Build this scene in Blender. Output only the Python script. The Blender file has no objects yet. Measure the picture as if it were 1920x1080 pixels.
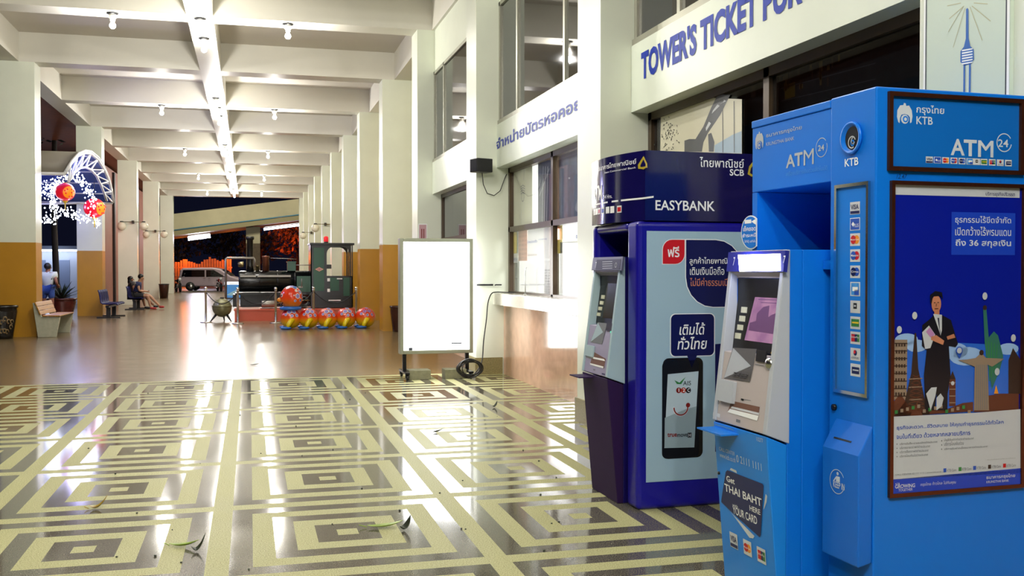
import bpy, math, random
from mathutils import Vector, Matrix
random.seed(7)
SC = bpy.context.scene
COL = SC.collection
PI = math.pi
def R(d): return math.radians(d)
# ------------------------------------------------------------------ camera, sky, exposure
FPX, YAW, PITCH, CAM_H = 1850.0, R(14.9), R(1.08), 1.5
cam_d = bpy.data.cameras.new('camera'); cam = bpy.data.objects.new('camera', cam_d); COL.objects.link(cam)
cam_d.sensor_width = 36.0; cam_d.lens = 36.0 * FPX / 1920.0; cam_d.clip_end = 400
cam.location = (0, 0, CAM_H); cam.rotation_euler = (PI / 2 - PITCH, 0, -YAW)
SC.camera = cam
W = bpy.data.worlds.new('night_sky'); SC.world = W; W.use_nodes = True
W.node_tree.nodes['Background'].inputs[0].default_value = (0.006, 0.007, 0.020, 1)
W.node_tree.nodes['Background'].inputs[1].default_value = 0.12
SC.view_settings.view_transform = 'Standard'; SC.view_settings.look = 'None'
SC.view_settings.gamma = 1.0; SC.view_settings.exposure = 2.3
SC.view_settings.use_curve_mapping = False
SC.cycles.max_bounces = 8; SC.cycles.diffuse_bounces = 4; SC.cycles.glossy_bounces = 4
SC.cycles.transmission_bounces = 6; SC.cycles.transparent_max_bounces = 12
SC.cycles.sample_clamp_indirect = 6.0; SC.cycles.caustics_reflective = False; SC.cycles.caustics_refractive = False
BULB_W, BULB_C = 30.0, (1.0, 0.975, 0.92)
def lamp(name, loc, power, color, radius=0.1, parent=None):
    d = bpy.data.lights.new(name, 'POINT'); d.energy = power; d.color = color; d.shadow_soft_size = radius
    o = bpy.data.objects.new(name, d); COL.objects.link(o); o.location = loc
    if parent: o.parent = parent
    return o
# ------------------------------------------------------------------ helpers
def lin(h):
    h = h.lstrip('#'); r = []
    for i in (0, 2, 4):
        c = int(h[i:i + 2], 16) / 255.0
        r.append(c / 12.92 if c <= 0.04045 else ((c + 0.055) / 1.055) ** 2.4)
    return tuple(r)
_m = {}
def mat(name, col='#808080', rough=0.5, metal=0.0, spec=0.5, emit=None, es=0.0, var=0.0, scale=6.0, bump=0.0, bscale=40.0, coat=0.0):
    if name in _m: return _m[name]
    m = bpy.data.materials.new(name); m.use_nodes = True; nt = m.node_tree; b = nt.nodes['Principled BSDF']
    c = lin(col)
    b.inputs['Base Color'].default_value = (*c, 1); b.inputs['Roughness'].default_value = rough
    b.inputs['Metallic'].default_value = metal; b.inputs['Specular IOR Level'].default_value = spec
    if coat: b.inputs['Coat Weight'].default_value = coat; b.inputs['Coat Roughness'].default_value = 0.06
    if emit:
        b.inputs['Emission Color'].default_value = (*lin(emit), 1); b.inputs['Emission Strength'].default_value = es
    if var or bump:
        tc = nt.nodes.new('ShaderNodeTexCoord')
    if var:
        n = nt.nodes.new('ShaderNodeTexNoise'); n.inputs['Scale'].default_value = scale; n.inputs['Detail'].default_value = 5
        nt.links.new(tc.outputs['Object'], n.inputs['Vector'])
        r = nt.nodes.new('ShaderNodeValToRGB'); nt.links.new(n.outputs['Fac'], r.inputs[0])
        r.color_ramp.elements[0].position = 0.3; r.color_ramp.elements[1].position = 0.7
        r.color_ramp.elements[0].color = (*[x * (1 - var) for x in c], 1)
        r.color_ramp.elements[1].color = (*[min(1, x * (1 + var * 0.5)) for x in c], 1)
        nt.links.new(r.outputs[0], b.inputs['Base Color'])
    if bump:
        n2 = nt.nodes.new('ShaderNodeTexNoise'); n2.inputs['Scale'].default_value = bscale
        nt.links.new(tc.outputs['Object'], n2.inputs['Vector'])
        bp = nt.nodes.new('ShaderNodeBump'); bp.inputs['Strength'].default_value = bump; bp.inputs['Distance'].default_value = 0.01
        nt.links.new(n2.outputs['Fac'], bp.inputs['Height']); nt.links.new(bp.outputs[0], b.inputs['Normal'])
    _m[name] = m; return m
def glass_mat(name, tint='#ffffff', strength=0.5):
    if name in _m: return _m[name]
    m = bpy.data.materials.new(name); m.use_nodes = True; nt = m.node_tree; nt.nodes.clear()
    o = nt.nodes.new('ShaderNodeOutputMaterial'); mx = nt.nodes.new('ShaderNodeMixShader')
    t = nt.nodes.new('ShaderNodeBsdfTransparent'); t.inputs[0].default_value = (*lin(tint), 1)
    g = nt.nodes.new('ShaderNodeBsdfGlossy'); g.inputs['Roughness'].default_value = 0.02
    f = nt.nodes.new('ShaderNodeFresnel'); ge = nt.nodes.new('ShaderNodeNewGeometry'); ma = nt.nodes.new('ShaderNodeMath'); ma.operation = 'MULTIPLY_ADD'
    ma.inputs[1].default_value = -0.8333; ma.inputs[2].default_value = 1.5; nt.links.new(ge.outputs['Backfacing'], ma.inputs[0]); nt.links.new(ma.outputs[0], f.inputs[0])
    nt.links.new(f.outputs[0], mx.inputs[0]); nt.links.new(t.outputs[0], mx.inputs[1]); nt.links.new(g.outputs[0], mx.inputs[2])
    nt.links.new(mx.outputs[0], o.inputs[0]); _m[name] = m; return m

class MB:
    """collects shapes; build() links them as ONE mesh object"""
    def __init__(s): s.v = []; s.f = []; s.mi = []; s.mats = []; s.cur = 0; s.sm = []; s.smooth = False
    def use(s, m, smooth=None):
        if m not in s.mats: s.mats.append(m)
        s.cur = s.mats.index(m)
        if smooth is not None: s.smooth = smooth
        return s
    def add(s, vs, fs, smooth=None):
        b = len(s.v); s.v += [tuple(v) for v in vs]
        for f in fs:
            s.f.append([b + i for i in f]); s.mi.append(s.cur); s.sm.append(s.smooth if smooth is None else smooth)
        return s
    def box(s, x0, x1, y0, y1, z0, z1):
        return s.add([(x0,y0,z0),(x1,y0,z0),(x1,y1,z0),(x0,y1,z0),(x0,y0,z1),(x1,y0,z1),(x1,y1,z1),(x0,y1,z1)],
                     [(0,3,2,1),(4,5,6,7),(0,1,5,4),(1,2,6,5),(2,3,7,6),(3,0,4,7)], False)
    def prism(s, poly, vec):
        n = len(poly); vec = Vector(vec); a = [Vector(p) for p in poly]; b = [p + vec for p in a]
        nn = Vector((0, 0, 0))
        for i in range(n): nn += a[i].cross(a[(i + 1) % n])
        fs = [tuple(range(n)), tuple(range(2 * n - 1, n - 1, -1))] + [(i, i + n, (i + 1) % n + n, (i + 1) % n) for i in range(n)]
        if nn.dot(vec) > 0: fs = [f[::-1] for f in fs]
        return s.add(a + b, fs, False)
    def poly(s, pts): return s.add(pts, [tuple(range(len(pts)))], False)
    def tube(s, pts, r, n=8, closed=False, cap=True):
        pts = [Vector(p) for p in pts]; rs = r if isinstance(r, (list, tuple)) else [r] * len(pts)
        vs = []; m = len(pts); up = Vector((0.31, 0.17, 0.93)).normalized(); prev = None
        for i, p in enumerate(pts):
            if closed: t = pts[(i + 1) % m] - pts[i - 1]
            else: t = pts[min(i + 1, m - 1)] - pts[max(i - 1, 0)]
            if t.length < 1e-9: t = Vector((0, 0, 1))
            t.normalize()
            if prev is None:
                a = t.cross(up)
                if a.length < 0.1: a = t.cross(Vector((1, 0, 0)))
            else: a = prev - t * prev.dot(t)
            a.normalize(); prev = a; b = t.cross(a)
            for k in range(n):
                an = 2 * PI * k / n; vs.append(p + (a * math.cos(an) + b * math.sin(an)) * rs[i])
        fs = []
        for i in range(m if closed else m - 1):
            j = (i + 1) % m
            for k in range(n): fs.append((i * n + k, i * n + (k + 1) % n, j * n + (k + 1) % n, j * n + k))
        if not closed and cap: fs += [tuple(range(n - 1, -1, -1)), tuple(range((m - 1) * n, m * n))]
        return s.add(vs, fs, True)
    def lathe(s, prof, c=(0, 0, 0), axis='z', n=20):
        vs = []; c = Vector(c)
        for r, h in prof:
            for k in range(n):
                a = 2 * PI * k / n; x, y = r * math.cos(a), r * math.sin(a)
                vs.append(c + Vector({'z': (x, y, h), 'x': (h, x, y), 'y': (y, h, x)}[axis]))
        fs = []
        for i in range(len(prof) - 1):
            for k in range(n): fs.append((i * n + k, i * n + (k + 1) % n, (i + 1) * n + (k + 1) % n, (i + 1) * n + k))
        if prof[0][0] > 1e-5: fs.append(tuple(range(n - 1, -1, -1)))
        if prof[-1][0] > 1e-5: fs.append(tuple(range((len(prof) - 1) * n, len(prof) * n)))
        return s.add(vs, fs, True)
    def ball(s, c, r, seg=16, ring=10, sq=(1, 1, 1)):
        prof = []; c = Vector(c); vs = []
        for i in range(ring + 1):
            t = PI * i / ring
            for k in range(seg):
                a = 2 * PI * k / seg
                vs.append(c + Vector((math.sin(t) * math.cos(a) * r * sq[0], math.sin(t) * math.sin(a) * r * sq[1], -math.cos(t) * r * sq[2])))
        fs = [(i * seg + k, i * seg + (k + 1) % seg, (i + 1) * seg + (k + 1) % seg, (i + 1) * seg + k) for i in range(ring) for k in range(seg)]
        return s.add(vs, fs, True)
    def build(s, name, m=None, parent=None, loc=(0, 0, 0), rot=(0, 0, 0), bevel=0, seg=2):
        me = bpy.data.meshes.new(name); me.from_pydata(s.v, [], s.f); 
        if m is not None and not s.mats: s.mats = [m]
        for q in s.mats: me.materials.append(q)
        me.polygons.foreach_set('material_index', s.mi); me.polygons.foreach_set('use_smooth', s.sm)
        me.update()
        o = bpy.data.objects.new(name, me); COL.objects.link(o); o.location = loc; o.rotation_euler = rot
        if parent is not None: o.parent = parent
        if bevel:
            b = o.modifiers.new('edge', 'BEVEL'); b.width = bevel; b.segments = seg; b.limit_method = 'ANGLE'; b.angle_limit = R(40)
        return o
def thing(name, label, cat, loc=(0, 0, 0), rz=0.0, group=None):
    o = bpy.data.objects.new(name, None); COL.objects.link(o); o.location = loc; o.rotation_euler = (0, 0, rz)
    o.empty_display_size = 0.2
    return tag(o, label, cat, group)
def tag(o, label, cat, group=None, kind=None):
    o['label'] = label; o['category'] = cat
    if group: o['group'] = group
    if kind: o['kind'] = kind
    return o
def struct(o, label=None, cat=None):
    o['kind'] = 'structure'
    if label: o['label'] = label
    if cat: o['category'] = cat
    return o
def dup(root, loc, rz=None, label=None, group=None):
    r = root.copy(); COL.objects.link(r); r.location = loc
    if rz is not None: r.rotation_euler = (0, 0, rz)
    if label: r['label'] = label
    if group: r['group'] = group
    def rec(o, p):
        for ch in list(o.children):
            c = ch.copy(); COL.objects.link(c); c.parent = p; rec(ch, c)
    rec(root, r); return r
# pixel of the 1920x1080 photograph -> ray -> point on a real plane of the place
def cam_dir(px, py):
    x, z, y = (px - 960) / FPX, -(py - 540) / FPX, 1.0
    cp, sp = math.cos(PITCH), math.sin(PITCH); y, z = y * cp + z * sp, z * cp - y * sp
    c, s = math.cos(YAW), math.sin(YAW)
    return Vector((x * c + y * s, -x * s + y * c, z))
class Frame:
    def __init__(s, o=(0, 0, 0), rz=0.0): s.o = Vector(o); s.rz = rz; s.inv = Matrix.Rotation(-rz, 3, 'Z')
    def hit(s, px, py, p0, n):
        c = s.inv @ (Vector((0, 0, CAM_H)) - s.o); d = s.inv @ cam_dir(px, py); p0 = Vector(p0); n = Vector(n)
        return c + d * ((p0 - c).dot(n) / d.dot(n))
    def x(s, px, py, v=0.0): return s.hit(px, py, (v, 0, 0), (1, 0, 0))
    def y(s, px, py, v=0.0): return s.hit(px, py, (0, v, 0), (0, 1, 0))
    def z(s, px, py, v=0.0): return s.hit(px, py, (0, 0, v), (0, 0, 1))
WF = Frame()
_t = {}
def text_geo(body, bold=0.0, italic=0.0):
    k = (body, bold, italic)
    if k in _t: return _t[k]
    cu = bpy.data.curves.new('lettering', 'FONT'); cu.body = body; cu.resolution_u = 3; cu.offset = bold; cu.shear = italic
    o = bpy.data.objects.new('lettering', cu); COL.objects.link(o)
    dg = bpy.context.evaluated_depsgraph_get(); dg.update()
    me = bpy.data.meshes.new_from_object(o.evaluated_get(dg))
    vs = [v.co.copy() for v in me.vertices]; fs = [tuple(p.vertices) for p in me.polygons]
    bpy.data.objects.remove(o); bpy.data.curves.remove(cu); bpy.data.meshes.remove(me)
    x0 = min(v.x for v in vs); x1 = max(v.x for v in vs); y0 = min(v.y for v in vs); y1 = max(v.y for v in vs)
    _t[k] = ([((v.x - x0) / (x1 - x0), (v.y - y0) / (y1 - y0)) for v in vs], fs); return _t[k]
class Art:
    """flat print or lettering on a real plane (frame f, point p0, outward normal n)"""
    def __init__(s, f, p0, n, conv=None, lift=0.0012):
        s.f = f; s.p0 = Vector(p0); s.n = Vector(n).normalized(); s.e1 = Vector((0, 0, 1)).cross(s.n).normalized(); s.e2 = s.n.cross(s.e1)
        s.conv = conv or (lambda x, y: (x, y)); s.lift = lift; s.mb = MB(); s.tx = []; s.cards = []
    def P(s, x, y, l=0):
        px, py = s.conv(x, y); return s.f.hit(px, py, s.p0, s.n) + s.n * (s.lift + l * 0.0007)
    def poly(s, pts, m, l=0):
        s.mb.use(m).poly([s.P(x, y, l) for x, y in pts][::-1]); return s
    def box(s, tl, br, l=0):
        a, b = s.P(*tl, l), s.P(*br, l); w = (b - a).dot(s.e1); h = (b - a).dot(s.e2)
        return a, w, h
    def rect(s, x0, y0, x1, y1, m, l=0):
        a, w, h = s.box((x0, y0), (x1, y1), l)
        s.mb.use(m).poly([a, a + s.e2 * h, a + s.e2 * h + s.e1 * w, a + s.e1 * w]); return s
    def rrect(s, x0, y0, x1, y1, m, l=0, rad=0.2, corners=(1, 1, 1, 1)):
        a, w, h = s.box((x0, y0), (x1, y1), l); r = rad * min(abs(w), abs(h)); h = -h; pts = []
        for (cx, cy, a0), on in zip(((r, -r, 90), (r, -(h - r), 180), (w - r, -(h - r), 270), (w - r, -r, 0)), corners):
            if on:
                for k in range(6):
                    t = R(a0 + 90 * k / 5); pts.append(a + s.e1 * (cx + r * math.cos(t)) + s.e2 * (cy + r * math.sin(t)))
            else:
                pts.append(a + s.e1 * (0 if a0 in (90, 180) else w) + s.e2 * (0 if a0 in (90, 0) else -h))
        s.mb.use(m).poly(pts); return s
    def disc(s, x, y, r, m, l=0, n=24, sx=1.0):
        c = s.P(x, y, l); rr = (s.P(x, y - r, l) - c).length
        s.mb.use(m).poly([c + s.e1 * rr * sx * math.cos(2 * PI * k / n) + s.e2 * rr * math.sin(2 * PI * k / n) for k in range(n)]); return s
    def ring(s, x, y, r, w, m, l=0, a0=0, a1=360, n=28):
        c = s.P(x, y, l); rr = (s.P(x, y - r, l) - c).length; q = rr * (1 - w); s.mb.use(m)
        for k in range(n):
            t0, t1 = R(a0 + (a1 - a0) * k / n), R(a0 + (a1 - a0) * (k + 1) / n)
            s.mb.poly([c + s.e1 * q * math.cos(t0) + s.e2 * q * math.sin(t0), c + s.e1 * rr * math.cos(t0) + s.e2 * rr * math.sin(t0),
                       c + s.e1 * rr * math.cos(t1) + s.e2 * rr * math.sin(t1), c + s.e1 * q * math.cos(t1) + s.e2 * q * math.sin(t1)])
        return s
    def line(s, pts, w, m, l=0):
        P = [s.P(x, y, l) for x, y in pts]; s.mb.use(m)
        for a, b in zip(P, P[1:]):
            d = (b - a).normalized(); q = s.n.cross(d) * w * 0.5
            s.mb.poly([a - q, b - q, b + q, a + q])
        return s
    def text(s, body, xl, yb, xr, yt, m, l=3, bold=0.0, italic=0.0):      # bottom-left and top-right pixel of the word
        a, w, h = s.box((xl, yb), (xr, yt), l); vs, fs = text_geo(body, bold, italic)
        s.tx.append(MB().use(m).add([a + s.e1 * (w * u) + s.e2 * (h * v) for u, v in vs], fs, False)); return s
    def mrect(s, c, x0, y0, x1, y1, m, l=0):                              # metres around a point on the plane
        c = c + s.n * (l * 0.0007); s.mb.use(m).poly([c + s.e1 * x + s.e2 * y for x, y in ((x0, y0), (x1, y0), (x1, y1), (x0, y1))]); return s
    def mdisc(s, c, x, y, r, m, l=0, n=16):
        c = c + s.n * (l * 0.0007) + s.e1 * x + s.e2 * y
        s.mb.use(m).poly([c + s.e1 * r * math.cos(2 * PI * k / n) + s.e2 * r * math.sin(2 * PI * k / n) for k in range(n)]); return s
    def mtext(s, c, body, x0, y0, x1, y1, m, l=3, bold=0.0):
        c = c + s.n * (l * 0.0007); vs, fs = text_geo(body, bold)
        s.mb.use(m).add([c + s.e1 * (x0 + (x1 - x0) * u) + s.e2 * (y0 + (y1 - y0) * v) for u, v in vs], fs, False); return s
    def slab(s, x0, y0, x1, y1, m, th):
        a, w, h = s.box((x0, y0), (x1, y1)); a = a - s.n * s.lift
        s.mb.use(m).prism([a, a + s.e2 * h, a + s.e2 * h + s.e1 * w, a + s.e1 * w], s.n * th); return s
    def frame(s, tl, br, w, m, th):                                       # raised picture frame, w metres wide, outer corners given
        a, ww, hh = s.box(tl, br); a = a - s.n * s.lift; hh = -hh
        def q(x0, y0, x1, y1):
            s.mb.use(m).prism([a + s.e1 * x + s.e2 * y for x, y in ((x0, y0), (x1, y0), (x1, y1), (x0, y1))], s.n * th)
        q(0, -w, ww, 0); q(0, -hh, ww, -hh + w); q(0, -hh + w, w, -w); q(ww - w, -hh + w, ww, -w); return s
    def done(s, parent, art='print', letters='lettering'):
        o = None
        if s.mb.f: o = s.mb.build(art, None, parent)
        p = o if o is not None else parent
        if parent is not None and parent.parent is not None and parent.parent.parent is not None: p = parent   # never deeper than sub-parts
        for c in s.cards: c.build('card_logo', None, p)
        t = None
        for q in s.tx: t = q.build(letters, None, p)
        return o or t
# ------------------------------------------------------------------ materials
m_wall = mat('white_paint', '#dce1d0', 0.32, var=0.05, scale=1.5)
m_ceil = mat('ceiling_paint', '#c3beb2', 0.55, var=0.06, scale=0.8)
m_beam = mat('beam_paint', '#cfccc0', 0.45, var=0.05, scale=0.8)
m_dado = mat('ochre_paint', '#b3811d', 0.35, var=0.08, scale=2)
m_plinth = mat('terrazzo_plinth', '#8f8458', 0.4, var=0.3, scale=60)
m_marble = mat('pink_granite', '#d3ab90', 0.10, spec=0.7, var=0.14, scale=7)
m_black = mat('black_plastic', '#101012', 0.35)
m_dark = mat('dark_metal', '#15161a', 0.35, metal=0.4)
m_steel = mat('brushed_steel', '#b9b9b6', 0.25, metal=1.0)
m_chrome = mat('chrome', '#d8d8d8', 0.12, metal=1.0)
m_alu = mat('aluminium', '#a9a898', 0.35, metal=0.6)
m_white = mat('white_print', '#eef0ee', 0.4)
m_brown_frame = mat('brown_window_frame', '#4a3a28', 0.35, metal=0.3)
m_unlitglass = mat('unlit_room_glass', '#04050a', 0.03, spec=0.75)  # opaque panes: darkness of the unlit room behind is put into the colour
m_glass = glass_mat('clear_glass')
# ================================================================== THE HALL
PIT = 5.13
def YK(k): return 13.7 + PIT * k
ZB, ZC = 6.1, 6.75                      # beam undersides, ceiling
def floor_material():
    m = bpy.data.materials.new('terrazzo_floor'); m.use_nodes = True; nt = m.node_tree; N = nt.nodes; L = nt.links
    b = N['Principled BSDF']; g = N.new('ShaderNodeNewGeometry'); sp = N.new('ShaderNodeSeparateXYZ'); L.new(g.outputs['Position'], sp.inputs[0])
    def mth(op, a, c=None, v=None):
        n = N.new('ShaderNodeMath'); n.operation = op
        for i, q in enumerate((a, c, v)):
            if q is None: continue
            if isinstance(q, (int, float)): n.inputs[i].default_value = q
            else: L.new(q, n.inputs[i])
        return n.outputs[0]
    def cell(o, c0, p):
        f = mth('FRACT', mth('DIVIDE', mth('SUBTRACT', o, c0), p))
        return mth('MULTIPLY', mth('ABSOLUTE', mth('SUBTRACT', f, 0.5)), 12.0)
    dx = cell(sp.outputs[0], -0.165, 1.402); dy = cell(sp.outputs[1], 6.42, 1.496)
    ring = mth('FLOOR', mth('ADD', mth('MAXIMUM', dx, dy), 0.5))
    dark = mth('MODULO', ring, 2.0)
    inpat = mth('LESS_THAN', sp.outputs[1], 13.96)
    dark = mth('MULTIPLY', dark, inpat)
    def noise(scale, det=3.0):
        n = N.new('ShaderNodeTexNoise'); n.inputs['Scale'].default_value = scale; n.inputs['Detail'].default_value = det
        L.new(g.outputs['Position'], n.inputs['Vector']); return n.outputs['Fac']
    def ramp(fac, stops):
        r = N.new('ShaderNodeValToRGB'); L.new(fac, r.inputs[0]); e = r.color_ramp.elements
        while len(e) < len(stops): e.new(0.5)
        for q, (p, c) in zip(e, stops): q.position = p; q.color = (*lin(c), 1)
        return r.outputs[0]
    def mix(f, a, c):
        n = N.new('ShaderNodeMix'); n.data_type = 'RGBA'; L.new(f, n.inputs[0]); L.new(a, n.inputs[6]); L.new(c, n.inputs[7]); return n.outputs[2]
    speck = noise(150, 2.0); broad = noise(1.2, 4.0)
    light = mix(broad, ramp(speck, [(0.32, '#858258'), (0.5, '#b0ae7e'), (0.7, '#c6c59a')]), ramp(speck, [(0.32, '#7c7954'), (0.5, '#a5a374'), (0.7, '#bbba8e')]))
    darkc = mix(broad, ramp(speck, [(0.3, '#3a372f'), (0.5, '#605c50'), (0.72, '#8d897b')]), ramp(speck, [(0.3, '#322f28'), (0.5, '#534f43'), (0.72, '#817d6c')]))
    plain = mix(broad, ramp(speck, [(0.3, '#67563c'), (0.6, '#877352')]), ramp(speck, [(0.3, '#5a4b34'), (0.6, '#786648')]))
    def seam(o, p, w):
        f = mth('FRACT', mth('DIVIDE', o, p)); return mth('LESS_THAN', f, w / p)
    se = mth('MAXIMUM', seam(sp.outputs[0], 0.6, 0.008), seam(sp.outputs[1], 0.6, 0.008))
    blk = N.new('ShaderNodeRGB'); blk.outputs[0].default_value = (*lin('#5a4a34'), 1)
    plain = mix(mth('MULTIPLY', se, 0.6), plain, blk.outputs[0])
    col = mix(inpat, plain, mix(dark, light, darkc)); L.new(col, b.inputs['Base Color'])
    rp = mth('ADD', mth('MULTIPLY', noise(3.0), 0.10), 0.17)         # plain tiles
    rl = mth('ADD', mth('MULTIPLY', noise(3.0), 0.1), 0.5)          # light terrazzo
    rd = mth('ADD', mth('MULTIPLY', noise(3.0), 0.05), 0.06)          # polished dark terrazzo
    def mixf(f, a, c):
        n = N.new('ShaderNodeMix'); L.new(f, n.inputs[0]); L.new(a, n.inputs[2]); L.new(c, n.inputs[3]); return n.outputs[0]
    L.new(mixf(inpat, rp, mixf(dark, rl, rd)), b.inputs['Roughness'])
    spn = mth('SUBTRACT', mth('ADD', mth('MULTIPLY', dark, 0.42), 0.45), mth('MULTIPLY', inpat, 0.35)); L.new(spn, b.inputs['Specular IOR Level'])
    return m
struct(MB().box(-9.5, 4.4, -9, 67.2, -0.15, 0).build('floor', floor_material()), 'glossy terrazzo hall floor with nested square pattern', 'floor')
struct(MB().box(-5.35, 4.4, -9, 66.2, ZC, ZC + 0.2).build('ceiling', m_ceil))
mb = MB()
mb.box(-1.08, -0.62, -9, 65.3, ZB, ZC)
struct(mb.build('ceiling_spine', m_beam), 'white spine beam along the ceiling', 'beam')
for k in range(-4, 11):
    y = YK(k)
    struct(MB().box(-4.9, -1.08, y, y + 0.55, ZB, ZC).box(-0.62, 3.42, y, y + 0.55, ZB, ZC).build('ceiling_beam', m_beam))
struct(MB().box(-5.35, -4.9, -9, 66, ZB, ZC).build('trim_1', m_beam))
struct(MB().box(3.42, 4.1, -9, 66, ZB, ZC).build('trim_2', m_beam))
struct(MB().box(-8.2, -5.35, -9, 67, ZB + 0.02, ZB + 0.2).build('trim_3', mat('brown_soffit', '#7a4226', 0.6, spec=0.2, var=0.15)))
ZD = 2.1
for k in (0, 2, 4, 6, 8, 10):
    y = YK(k); c = MB()
    c.use(m_wall).box(-4.9, -4.59, y, y + 0.65, ZD, ZB).box(-5.35, -4.9, y + 0.002, y + 0.648, ZD, ZB)
    md = m_dado if k < 5 else m_wall
    c.use(md).box(-4.9, -4.59, y, y + 0.65, 0, ZD).box(-5.35, -4.9, y + 0.002, y + 0.648, 0, ZD)
    struct(c.build('column', None), None)
for k in range(1, 11):
    y = YK(k); c = MB()
    c.use(m_wall).box(3.13, 3.42, y, y + 0.65, ZD, ZB).box(3.42, 4.1, y + 0.002, y + 0.648, ZD, ZB)
    md = m_dado if k < 5 else m_wall
    c.use(md).box(3.13, 3.42, y, y + 0.65, 0, ZD).box(3.42, 4.1, y + 0.002, y + 0.648, 0, ZD)
    struct(c.build('column', None), None)
for k in (-2, -1, 0):
    y0, y1, x0 = YK(k), YK(k) + 0.65, 3.12
    if k == -2: y0, y1, x0 = 3.66, 4.39, 3.34
    struct(MB().use(m_wall).box(x0, 3.62, y0, y1, 0, ZB).build('column', None))
    if k > -2: struct(MB().box(x0 - 0.02, 3.50, y0 - 0.02, y1 + 0.02, 0, 0.24).build('plinth', m_plinth))
struct(MB().box(4.1, 4.3, YK(1) + 0.65, 66, 0, ZC).build('wall_right', mat('cream_paint', '#e6dcb4', 0.35)))
struct(MB().box(-5.35, 4.1, 66, 66.4, ZB + 0.1, ZC).build('trim_4', m_beam))
# ------------------------------------------------------------------ ticket office bays (right wall)
XF, XM, XG = 3.42, 3.52, 3.62           # fascia, granite wall, window planes
bays = [(4.39, YK(-1)), (YK(-1) + 0.65, YK(0)), (YK(0) + 0.65, YK(1)), (-3.0, 3.66)]
m_soff = mat('soffit_paint', '#9d9a80', 0.5)
m_fascia = mat('fascia_paint', '#dbe2d4', 0.34, spec=0.4, var=0.03, scale=2)
for i, (y0, y1) in enumerate(bays):
    f = MB(); f.use(m_fascia).box(XF, XG + 0.1, y0, y1, 2.95, 3.56)
    struct(f.build('wall_fascia', None))
    struct(MB().box(XM, XM + 0.25, y0 + 0.01, y1 - 0.01, 0, 0.985).build('wall_granite', m_marble))
    struct(MB().box(XF + 0.05, XG + 0.2, y0, y1, 5.3, ZC).build('wall_upper', m_wall))
    # upper window band
    fr = MB(); yy = [y0 + 0.02, y1 - 0.95, y1 - 2.98, y0 + 0.04, y1 - 0.02]
    for q in sorted(set([y0 + 0.03, y1 - 0.97, y1 - 3.01, y1 - 0.03])):
        if q > y0: fr.box(XF + 0.03, XF + 0.10, q - 0.03, q + 0.03, 3.56, 5.3)
    fr.box(XF + 0.01, XF + 0.14, y0, y1, 3.56, 3.62).box(XF + 0.03, XF + 0.1, y0, y1, 5.24, 5.3)
    w = struct(fr.build('window_%d' % (i + 1), m_alu)); 
    MB().box(XF + 0.055, XF + 0.063, y0, y1, 3.6, 5.26).build('glass', m_unlitglass, w)
# counters
def counter(y0, y1, label):
    c = MB(); c.box(3.36, 3.72, y0, y1, 1.0, 1.165)
    o = c.build('ticket_counter', mat('counter_stone', '#d8d2c4', 0.12, spec=0.6, var=0.06, scale=30), bevel=0.008)
    return tag(o, label, 'counter')
counter(YK(-1) + 0.66, YK(0) - 0.01, 'pale stone ticket counter ledge below the bright ticket window')
counter(4.40, YK(-1) - 0.01, 'stone counter ledge under the dark window behind the cash machines')
# lower windows
def low_window(n, y0, y1, mull, lowglass, upglass, transom=2.07):
    f = MB(); zt = 2.95
    for q in [y0 + 0.035, y1 - 0.035] + mull: f.box(XG - 0.03, XG + 0.05, q - 0.04, q + 0.04, 1.165, zt)
    f.box(XG - 0.03, XG + 0.05, y0, y1, transom - 0.035, transom + 0.035).box(XG - 0.03, XG + 0.05, y0, y1, zt - 0.07, zt)
    f.box(XG - 0.03, XG + 0.05, y0, y1, 1.165, 1.19)
    w = struct(f.build('window_%d' % n, m_brown_frame))
    MB().box(XG, XG + 0.008, y0, y1, 1.18, transom).build('glass', lowglass, w)
    MB().box(XG, XG + 0.008, y0, y1, transom, zt).build('glass', upglass, w)
    return w
low_window(5, YK(-1) + 0.65, YK(0), [11.59, 10.3], m_glass, m_glass)
low_window(6, 4.39, YK(-1), [6.40], m_unlitglass, glass_mat('tinted_glass', '#b9bcc0'))
low_window(7, YK(0) + 0.65, YK(1), [16.5], m_glass, m_unlitglass)
# ticket room behind the bright window
ry0, ry1 = YK(-1) + 0.55, YK(0) + 0.1
m_room = mat('office_wall', '#f2f2f0', 0.6)
struct(MB().box(6.6, 6.7, ry0, ry1, 0, 3.6).build('wall_office_rear', m_room)); struct(MB().box(3.78, 6.6, ry1, ry1 + 0.1, 0, 3.6).build('wall_office_north', m_room))
struct(MB().box(3.78, 6.6, ry0 - 0.1, ry0, 0, 3.6).build('wall_office_south', m_room)); struct(MB().box(3.73, 6.6, ry0, ry1, 3.4, 3.5).build('ceiling_office', m_room)); struct(MB().box(3.78, 6.6, ry0, ry1, -0.1, 0).build('floor_office', m_room))
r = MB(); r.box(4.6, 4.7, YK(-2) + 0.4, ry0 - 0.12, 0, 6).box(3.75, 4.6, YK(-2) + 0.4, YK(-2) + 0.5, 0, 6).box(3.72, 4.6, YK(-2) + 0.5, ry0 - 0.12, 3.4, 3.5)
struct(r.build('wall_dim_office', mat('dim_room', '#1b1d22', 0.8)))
tube = thing('office_ceiling_light', 'long white tube light on the ticket office ceiling', 'ceiling light', (5.2, 11.5, 3.36))
MB().box(-0.08, 0.08, -0.7, 0.7, 0, 0.04).build('housing', m_alu, tube)
MB().box(-0.06, 0.06, -0.65, 0.65, -0.03, 0).build('diffuser', mat('tube_glow', '#ffffff', 0.5, emit='#f4f8ff', es=2), tube)
lamp('office_lamp', (5.0, 11.5, 2.9), 32, (0.95, 0.98, 1.0), 0.3)
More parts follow.
